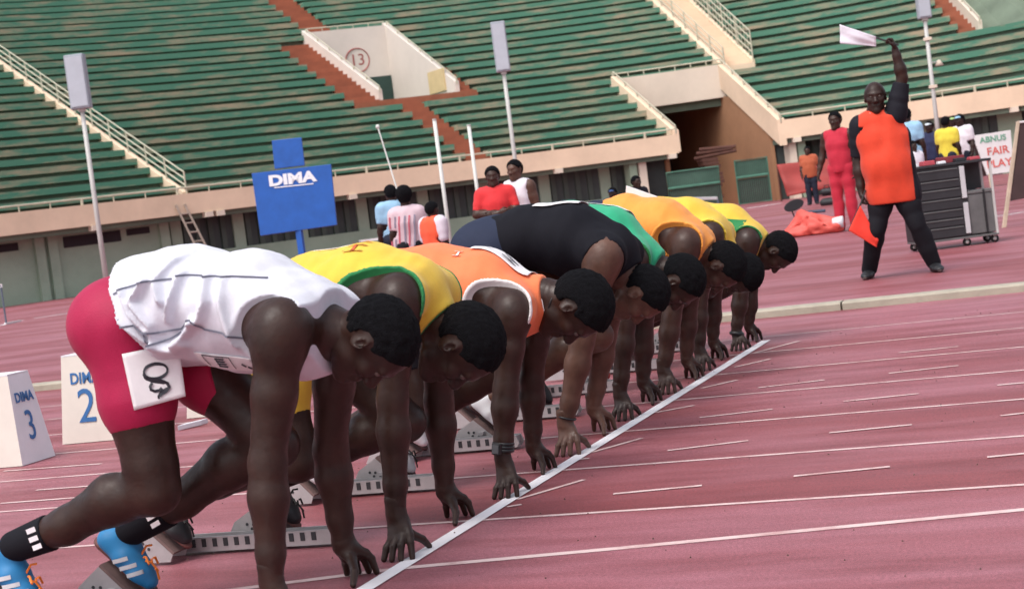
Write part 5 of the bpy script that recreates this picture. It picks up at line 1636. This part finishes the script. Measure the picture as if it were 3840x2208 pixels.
# ------------------------------------------------------------------ masts and posts
M_mast = mat('mast_paint', (.50, .50, .48), .5, .1, 3); M_mbox = mat('mast_box_grey', (.34, .38, .43), .5, .08, 3)
def mast(x, yb, ytop_pole, ybox0, ybox1, dep, wb, label, r=.055, lamp=False):
    g = atD(x, yb, dep); gx, gy = g[0], g[1]
    def zat(y):      # height where this upright crosses picture row y
        zs = np.linspace(-1, 14, 1501); v = []
        for z in (0, 1):
            d_ = np.array([gx, gy, z]) - CAM; v.append(1104 - FPX * (d_ @ _up) / (d_ @ _fw))
        return (y * PX - v[0]) / (v[1] - v[0])
    B = empty('light_mast', (gx, gy, 0), label, 'mast', 'slim masts with tall grey boxes')
    zb0, zb1 = zat(ybox1), zat(ybox0)
    mb = MB(); mb.tube([(gx, gy, 0), (gx, gy, zb0 * .5), (gx, gy, zb0 + .1)], [r * 1.15, r, r * .9], 10); mb.build('pole', M_mast, B, True)
    mb = MB(); mb.box((gx - .2, gy - .2, .002), (gx + .2, gy + .2, .03)); mb.build('base_plate', M_mast, B)
    a = _r0; c_ = np.array([gx, gy, (zb0 + zb1) / 2]); mb = MB(); mb.obox(c_, a, np.array([-a[1], a[0], 0]), ZV, wb / 2, wb * .35, (zb1 - zb0) / 2); bevel(mb.build('lamp_box', M_mbox, B), .02)
    mb = MB(); mb.obox(c_ - np.array([-a[1], a[0], 0]) * (wb * .35 + .012), a, np.array([-a[1], a[0], 0]), ZV, wb / 2 - .03, .008, (zb1 - zb0) / 2 - .05); mb.build('lamp_cover', mat('lamp_cover', (.46, .50, .56), .4, .06, 3), B)
    mb = MB(); mb.obox(np.array([gx, gy, zb0 - .03]), a, np.array([-a[1], a[0], 0]), ZV, .07, .07, .03); mb.build('bracket', M_mast, B)
    if lamp:
        p_ = atD(2322, 158, dep); mb = MB(); mb.tube([np.array([gx, gy, p_[2] + .05]), p_ + ZV * .05], .015, 6); mb.build('lamp_arm', M_mast, B)
        mb = MB(); mb.tube([p_ + ZV * .10, p_ + ZV * .06, p_ - ZV * .05], [.03, .06, .12], 14); mb.build('lamp_shade', M_cream2, B, True)
        for y_ in (98, 215):
            mb = MB(); q_ = zat(y_); mb.box((gx - .09, gy - .08, q_ - .04), (gx + .12, gy + .08, q_ + .04)); mb.build('clamp', M_cream2, B)
    return B


mast(258, 660, 270, 140, 272, 40, .44, 'slim mast with a tall grey box at the left, behind the white vest')
mast(1274, 400, 180, 58, 180, 44, .36, 'slim mast with a tall grey box behind the two women')
mast(2327, 395, 48, -70, 48, 46, .34, 'slim mast right of the official, its grey box cut off by the top edge', lamp=True)
M_post = mat('post_white', (.62, .63, .60), .5, .06, 4)
for (x0, y0, x1, y1, dep, lb) in ((1079, 298, 1104, 562, 22.5, 'taller white upright post left of the women'), (1161, 312, 1182, 500, 24, 'shorter white upright post just left of the red shirt woman')):
    t_ = atD(x0, y0, dep); m_ = atD((x0 + x1) / 2, (y0 + y1) / 2, dep)
    B = empty('upright_post', (m_[0], m_[1], 0), lb, 'post', 'white upright posts on the apron')
    mb = MB(); mb.tube([(m_[0], m_[1], .02), (m_[0], m_[1], t_[2])], .026, 10); mb.build('pole', M_post, B, True)
    mb = MB(); mb.tube([(m_[0], m_[1], t_[2] - .001), (m_[0], m_[1], t_[2] + .02)], .029, 10); mb.build('cap', M_mast, B)
    mb = MB(); mb.box((m_[0] - .2, m_[1] - .2, .002), (m_[0] + .2, m_[1] + .2, .03)); mb.build('base', M_mast, B)
pa, pb_ = atD(934, 314, 24.3), atD(986, 482, 23.9)
B = empty('thin_pole', pb_, 'thin leaning pole with a knob held above the striped blouse', 'pole')
mb = MB(); mb.tube([pb_ + (pb_ - pa) * .35, pa], [.014, .010], 8); mb.build('rod', M_mast, B)
mb = MB(); mb.tube([pa - ZV * .03, pa, pa + ZV * .03], [.018, .032, .018], 10); mb.build('knob', M_post, B, True)

# ------------------------------------------------------------------ ladder, gates, timber at the stand
def onS(x, t, z): return S(x, t, z)
B = empty('ladder', onS(478, .2, 0), 'old timber ladder leaning on the parapet behind the white vest', 'ladder')
M_lad = mat('ladder_wood', (.30, .24, .20), .8, .2, 6)
la0, la1 = onS(462, -.75, .004), onS(431, -.04, 2.25); lb0, lb1 = onS(488, -.75, .004), onS(452, -.04, 2.25)
for (a, b) in ((la0, la1), (lb0, lb1)):
    mb = MB(); mb.tube([a, b], .035, 6); mb.build('rail', M_lad, B)
for i in range(1, 8):
    mb = MB(); mb.tube([lerp(la0, la1, i / 8), lerp(lb0, lb1, i / 8)], .024, 6); mb.build('rung', M_lad, B)
M_gate = mat('gate_green', (.06, .17, .12), .6, .15, 4); M_gsheet = mat('gate_sheet', (.05, .10, .075), .7, .25, 3); M_gshade = mat('tunnel_shade', (.045, .045, .04), .8, .3, 3)
def gate(x0, x1, t, z1, label):
    B = empty('gate', onS((x0 + x1) / 2, t, 0), label, 'gate', 'green mesh gates across the tunnel mouth')
    mb = MB(); mb.tube([onS(x0, t, .05), onS(x1, t, .05), onS(x1, t, z1), onS(x0, t, z1)], .03, 6, close=True); mb.build('frame', M_gate, B)
    mb = MB(); mb.tube([onS(x0, t, z1 * .62), onS(x1, t, z1 * .62)], .045, 6); mb.build('mid_rail', M_gate, B)
    mb = MB(); mb.prism([onS(x0, t + .03, z1 * .64), onS(x1, t + .03, z1 * .64), onS(x1, t + .03, z1 - .03), onS(x0, t + .03, z1 - .03)], (0, 0, 0), (0, .01, 0)); mb.build('upper_sheet', M_gsheet, B)
    mb = MB(); mb.prism([onS(x0, t + .03, .06), onS(x1, t + .03, .06), onS(x1, t + .03, z1 * .58), onS(x0, t + .03, z1 * .58)], (0, 0, 0), (0, .01, 0)); mb.build('shade_sheet', M_gshade, B)  # added sheet: its dark colour stands in for tunnel shade behind the bars
    n = int((x1 - x0) / 5)
    for i in range(1, n):
        x = x0 + (x1 - x0) * i / n; mb = MB(); mb.tube([onS(x, t, .05), onS(x, t, z1)], .008, 4); mb.build('bar', M_gate, B)
gate(1608, 1738, -.9, 1.35, 'green barred gate on the left of the tunnel mouth')
gate(1792, 1872, -.5, 1.45, 'green barred gate on the right of the tunnel mouth')
B = empty('timber_stack', onS(1782, 1.2, 0), 'stack of brown timber between the two green gates', 'timber'); rt = random.Random(4)
M_tim = mat('timber_brown', (.09, .035, .025), .85, .3, 5)
for i in range(13):
    mb = MB(); z = .06 + i * .125; o_ = rt.uniform(-6, 6)
    mb.hexa([onS(1762 + o_, 1.0, z), onS(1800 + o_, 1.0, z), onS(1800 + o_, 1.5, z), onS(1762 + o_, 1.5, z), onS(1762 + o_, 1.0, z + .11), onS(1800 + o_, 1.0, z + .11), onS(1800 + o_, 1.5, z + .11), onS(1762 + o_, 1.5, z + .11)]); mb.build('beam', M_tim, B)
for (z0, x0, x1, tilt) in ((1.70, 1745, 1850, .10), (1.86, 1752, 1842, .02), (1.98, 1760, 1850, -.05)):
    mb = MB(); mb.tube([onS(x0, 1.25, z0), onS(x1, 1.25, z0 + tilt)], .06, 7); mb.build('beam', M_tim, B)

# ------------------------------------------------------------------ red tarpaulin, heap, bags
M_tarp = mat('tarpaulin_red', (.30, .035, .03), .65, .2, 1.5); M_heap = mat('heap_red', (.62, .09, .07), .6, .18, 3); M_bag = mat('bag_black', (.012, .012, .016), .6, .2, 6)
def dS(x, y, dep): return atD(x, y, dep)
B = empty('tarpaulin', (*dS(1995, 470, 55.5)[:2], 0), 'dark red tarpaulin hung along the stand wall', 'tarpaulin')
cloth_sheet('sheet', [dS(1920, 408, 55), dS(2120, 385, 55), dS(2120, 462, 54.6), dS(1948, 482, 54.6)], M_tarp, B, .10, 18, .02, 2)
for i in range(4):
    a = lerp(dS(1922, 410, 55.2), dS(2116, 386, 55.2), i / 3); mb = MB(); mb.tube([(a[0], a[1], 0), a], .03, 6); mb.build('support_pole', M_tim, B)
def heap(name, pts, hts, m, label, cat, seed, h=.03, parent=None):
    V = Vox(np.array([min(p_[0] for p_ in pts) - .5, min(p_[1] for p_ in pts) - .5, -.02]), np.array([max(p_[0] for p_ in pts) + .5, max(p_[1] for p_ in pts) + .5, max(hts) + .3]), h)
    return V
gA, gB = atZ(1935, 590), atZ(2070, 575); hp = empty('red_heap', (*((gA + gB) / 2)[:2], 0), 'crumpled bright red sheeting heaped on the ground behind the last runner', 'sheeting')
V = Vox(np.minimum(gA, gB) - np.array([.5, .6, .02]), np.maximum(gA, gB) + np.array([.5, .8, .7]), .022)
u = gB - gA
V.cap(gA + ZV * .03, lerp(gA, gB, .35) + np.array([0, .2, .30]), .03, .10, .05, ZV, .6); V.cap(lerp(gA, gB, .35) + np.array([0, .2, .30]), lerp(gA, gB, .62) + ZV * .16, .10, .14, .06)
V.cap(lerp(gA, gB, .2) + ZV * .04, gB + ZV * .12, .10, .12, .06); V.cap(lerp(gA, gB, .6) + np.array([0, .1, .2]), gB + ZV * .15, .10, .10, .05)
X, Y, Z = V.full(); V.d = (V.d + np.abs(wob(X, Y, Z, 3.2, 4, 5, .045)) - .02 + wob(X, Y, Z, 8, 6, 5, .012)).astype(np.float32); V.d = np.maximum(V.d, .006 - Z).astype(np.float32)
emit('sheet', V, M_heap, hp)
e_ = gB + np.array([.02, -.05, .16]); mb = MB(); mb.tube([e_ - XV * .06, e_ + XV * .10], [.07, .09], 12); mb.build('white_roll', M_mk, hp, True)
# dark oval cover leaning on the heap
ov = [dS(1963 + 24 * math.cos(a) - 4 * math.sin(a), 508 - 13 * math.sin(a) - 9 * math.cos(a), 31) for a in np.linspace(0, 2 * math.pi, 24)[:-1]]
nb = nrm(ov[0] - CAM)
mb = MB(); mb.prism(ov, (0, 0, 0), nb * .05); oc = tag(bevel(mb.build('oval_cover', M_bag), .01), 'black oval cover propped beside the red heap', 'cover')
mb = MB(); lo_ = min(ov, key=lambda q_: q_[2]); mb.tube([lo_ + nb * .05, np.array([lo_[0] + .05, lo_[1] + .2, .0])], .012, 5); mb.build('prop', M_bag, oc)
a = atZ(2008, 528); mb = MB(); mb.tube([a + np.array([-.15, 0, .04]), a + np.array([.30, -.05, .03])], .035, 8); tag(mb.build('dark_roll', mat('roll_dark_blue', (.03, .05, .09), .6, .2)), 'short dark roll lying just behind the red heap', 'roll')
bgx = atZ(2050, 508); B = empty('bag', bgx, 'black upright bag standing beside the man in the rust shirt', 'bag')
V = Vox(bgx - np.array([.45, .3, .01]), bgx + np.array([.45, .3, .75]), .02)
V.cap(bgx + np.array([-.12, 0, .08]), bgx + np.array([.14, 0, .08]), .10, .10, .08); V.cap(bgx + np.array([-.09, 0, .34]), bgx + np.array([.07, 0, .34]), .09, .09, .12); V.d = np.maximum(V.d, .004 - V.full()[2]).astype(np.float32)
emit('bag_body', V, M_bag, B)
mb = MB(); mb.tube([bgx + np.array([-.07, -.03, .40]), bgx + np.array([-.05, -.04, .50]), bgx + np.array([.05, -.04, .50]), bgx + np.array([.06, -.03, .40])], .012, 6); mb.build('handle', M_bag, B)

# ------------------------------------------------------------------ tool cart
M_cart = mat('cart_black', (.022, .022, .026), .5, .2, 6); M_cartg = mat('cart_grey', (.12, .12, .12), .5, .2, 6); M_cartw = mat('cart_pale_strip', (.52, .52, .54), .5, .06, 6); M_tyre = mat('tyre', (.015, .015, .015), .8, .1)
cf = lambda x, y: atZ(x, y)
A0 = cf(2268, 625); A1 = cf(2368, 612); xd = nrm(A1 - A0); yd = np.array([-xd[1], xd[0], 0]); Wc = .62; Dc = .42; A1 = A0 + xd * Wc
ct = empty('tool_cart', (*(A0 + xd * Wc / 2 + yd * Dc / 2)[:2], 0), 'black multi-drawer equipment cart on castors beside the official', 'cart')
cb = lambda a, b, z: A0 + xd * a + yd * b + ZV * z
def cbox(name, a0, a1, b0, b1, z0, z1, m, parent=ct, bv=.004):
    mb = MB(); mb.hexa([cb(a0, b0, z0), cb(a1, b0, z0), cb(a1, b1, z0), cb(a0, b1, z0), cb(a0, b0, z1), cb(a1, b0, z1), cb(a1, b1, z1), cb(a0, b1, z1)]); return bevel(mb.build(name, m, parent), bv)
HT = .96
cbox('cabinet', 0, Wc, .012, Dc, .11, HT - .06, M_cart)
zs = [.12, .24, .33, .43, .55, .66, .76, .88]
for i, (a, b) in enumerate(zip(zs[:-1], zs[1:])):
    dr = cbox('drawer', .012, Wc - .062, -.004, .010, a + .004, b - .006, M_cart); cbox('drawer_lip', .03, Wc - .08, -.012, -.005, b - .022, b - .012, M_cartg, dr, .002)
cbox('pale_strip', Wc - .058, Wc - .004, -.010, .011, .14, .48, M_cartw); cbox('pale_strip', Wc - .058, Wc - .004, -.010, .011, .53, .88, M_cartw)
cbox('tray_top', -.01, Wc + .30, -.01, Dc + .01, HT - .058, HT - .03, M_cart)
cbox('side_bin', Wc + .004, Wc + .28, .02, Dc - .02, .12, .56, M_cartg, bv=.012); cbox('bin_lid', Wc + .0, Wc + .29, .01, Dc - .01, .562, .60, M_cartg, bv=.008); cbox('bin_strap', Wc + .17, Wc + .195, .008, .018, .12, .60, M_blk)
cbox('side_post', Wc + .275, Wc + .30, .0, .03, .10, HT - .06, M_mast); cbox('side_post', Wc + .275, Wc + .30, Dc - .03, Dc, .10, HT - .06, M_mast); cbox('back_panel', Wc + .005, Wc + .27, Dc - .03, Dc - .015, .605, HT - .062, M_cart)
cbox('base_frame', 0, Wc + .30, 0, Dc, .085, .108, M_cartg)
for (a, b) in ((.06, .05), (Wc - .05, .05), (Wc + .26, .06), (.06, Dc - .05), (Wc + .26, Dc - .06)):
    W_ = empty('castor', cb(a, b, .045)); W_.parent = ct; W_.location = Vector(cb(a, b, .045)) - Vector(ct.location)
    c_ = cb(a, b, .045); mb = MB(); mb.tube([c_ - yd * .016, c_ + yd * .016], .044, 16); mb.build('tyre', M_tyre, W_, True)
    mb = MB(); mb.tube([c_ - yd * .019, c_ + yd * .019], .020, 12); mb.build('hub', M_mast, W_, True)
    mb = MB(); mb.obox(c_ + ZV * .034, xd, yd, ZV, .018, .024, .006); mb.build('fork', M_mast, W_)
rc = random.Random(9)
for i, (a, b, w_, d_, h_, m_, nm, lb) in enumerate(((.04, .05, .10, .16, .030, 'white', 'paper_pad', 'white paper pad at the left end of the cart top'), (.20, .10, .14, .2, .05, 'red', 'red_case', 'red case lying on the cart top'), (.36, .06, .09, .12, .03, 'white', 'paper_pad', 'small white pad in the middle of the cart top'),
                                             (.56, .08, .12, .2, .04, 'dark', 'dark_pouch', 'dark pouch on the cart top'), (.72, .10, .12, .15, .035, 'red', 'red_cloth', 'folded red cloth at the right end of the cart'), (.40, .22, .3, .14, .07, 'maroon', 'maroon_box', 'maroon box at the back of the cart top'))):
    m_ = {'white': M_mk, 'red': mat('kit_red', (.45, .06, .08), .6, .1), 'dark': M_bag, 'maroon': mat('kit_maroon', (.20, .02, .03), .6, .1)}[m_]
    mb = MB(); z0 = HT - .029; mb.hexa([cb(a, b, z0), cb(a + w_, b + .01, z0), cb(a + w_, b + d_, z0), cb(a, b + d_, z0), cb(a + .004, b + .006, z0 + h_), cb(a + w_ - .006, b + .014, z0 + h_), cb(a + w_ - .004, b + d_ - .005, z0 + h_), cb(a + .006, b + d_ - .004, z0 + h_)])
    tag(bevel(mb.build(nm, m_), .006), lb, 'kit', 'small things on the cart top')

# ------------------------------------------------------------------ A-boards
M_bwood = mat('board_frame_wood', (.50, .40, .30), .7, .15, 6); M_bdark = mat('board_dark_brown', (.05, .025, .025), .7, .2, 4); M_bface = mat('board_face_white', (.70, .68, .68), .7, .05, 3)
gF = atZ(2450, 463); dF = (gF - CAM) @ _fw; fq = lambda x, y, dd=0: atD(x, y, dF + dd)
ab = empty('a_frame_sign', (gF[0], gF[1], 0), 'white A-frame board lettered FAIR PLAY', 'sign')
s_, P4, nn = slab('sign_face', [(2405, 336), (2499, 322), (2508, 424), (2441, 433)], .05, M_bface, ab, fq)
xd2 = nrm(P4[1] - P4[0]); yd2 = nrm(np.cross(nn, xd2)); green_i = mat('sign_green_ink', (.12, .33, .22), .7, .2, 9); red_i = mat('sign_red_ink', (.60, .12, .10), .7, .2, 9)
for (tx_, px_, sz, m_) in (('ABNUS', (2455, 344), .185, green_i), ('FAIR', (2467, 373), .25, red_i), ('PLAY', (2471, 404), .25, red_i)):
    place_text('sign_lettering', tx_, sz, fq(*px_) + nn * .004, xd2, yd2, m_, s_, .002, xs=1.05, offset=.004)
slab('rear_panel', [(2403, 338), (2412, 337), (2440, 435), (2425, 437)], .04, M_bdark, ab, lambda x, y: atD(x, y, dF + .35))
for (xa, ya, xb) in ((2446, 430, 2450), (2500, 424, 2504)):
    t_ = fq(xa, ya, .02); mb = MB(); mb.tube([t_, np.array([t_[0] + .02, t_[1] - .1, .003])], .03, 6); mb.build('leg', M_bwood, ab)
t_ = atD(2426, 430, dF + .4); mb = MB(); mb.tube([t_, np.array([t_[0], t_[1] + .15, .003])], .03, 6); mb.build('leg', M_bwood, ab)
gR = atZ(2480, 563); dR = (gR - CAM) @ _fw; rq = lambda x, y, dd=0: atD(x, y, dR + dd)
rb = empty('a_frame_sign', (gR[0], gR[1], 0), 'dark brown A-frame board cut off by the right edge', 'sign')
for nm, px_ in (('edge_strip', [(2515, 300), (2523, 298), (2489, 562), (2479, 564)]),): slab(nm, px_, .05, M_bwood, rb, rq)
slab('panel', [(2522, 306), (2640, 290), (2640, 470), (2499, 497)], .03, M_bdark, rb, lambda x, y: atD(x, y, dR + .015))
slab('top_cap', [(2514, 301), (2640, 284), (2640, 289), (2523, 305)], .08, M_bface, rb, rq)
mb = MB(); t_ = rq(2640, 300, .0); mb.tube([t_, np.array([t_[0] + .15, t_[1] - .05, .003])], .03, 6); mb.build('leg', M_bwood, rb)
mb = MB(); t_ = rq(2520, 305, .1); mb.tube([t_, np.array([t_[0] + .1, t_[1] + .75, .003])], .03, 6); mb.build('leg', M_bwood, rb)

# ------------------------------------------------------------------ hurdles and a barrier bar
M_hbar = mat('hurdle_bar', (.70, .70, .70), .6, .05, 5); M_hleg = mat('hurdle_leg', (.10, .13, .18), .5, .1, 5)
def hurdle(foot, w, hgt, label, ang=0.0):
    g_ = atZ(*foot); a = np.array([math.cos(ang), math.sin(ang), 0]); b = np.array([-a[1], a[0], 0])
    B = empty('hurdle', g_, label, 'hurdle', 'hurdles left about the apron')
    mb = MB(); mb.obox(g_ + a * (-w / 2) + ZV * (hgt - .035), a, b, ZV, w / 2 + .03, .012, .035); mb.build('crossbar', M_hbar, B)
    for u_ in (0, -w):
        p_ = g_ + a * u_; mb = MB(); mb.tube([p_ + ZV * .03, p_ + ZV * (hgt - .02)], .018, 8); mb.build('upright', M_hleg, B)
        mb = MB(); mb.obox(p_ + b * .25 + ZV * .02, a, b, ZV, .02, .30, .016); mb.build('foot', M_hbar, B)
hurdle((16, 802), 1.1, .80, 'hurdle cut off by the left edge in front of the green wall', .1)
hurdle((1892, 492), .55, .62, 'small hurdle in front of the cream column by the tunnel', .2)
hurdle((960, 632), .75, .55, 'hurdle left of the striped blouse near the green wall', .4)
a, b = atD(1640, 497, 40), atD(1774, 494, 41)
B = empty('barrier_bar', (*((a + b) / 2)[:2], 0), 'long pale grey barrier bar across the tunnel mouth behind the amber vest', 'barrier')
mb = MB(); mb.prism([a, b, b + ZV * .07, a + ZV * .07], (0, 0, 0), (0, .06, 0)); bevel(mb.build('bar', M_hbar, B), .008)
for q_ in (a, b):
    mb = MB(); mb.tube([(q_[0], q_[1] + .03, 0), (q_[0], q_[1] + .03, q_[2])], .025, 6); mb.build('leg', M_hleg, B)
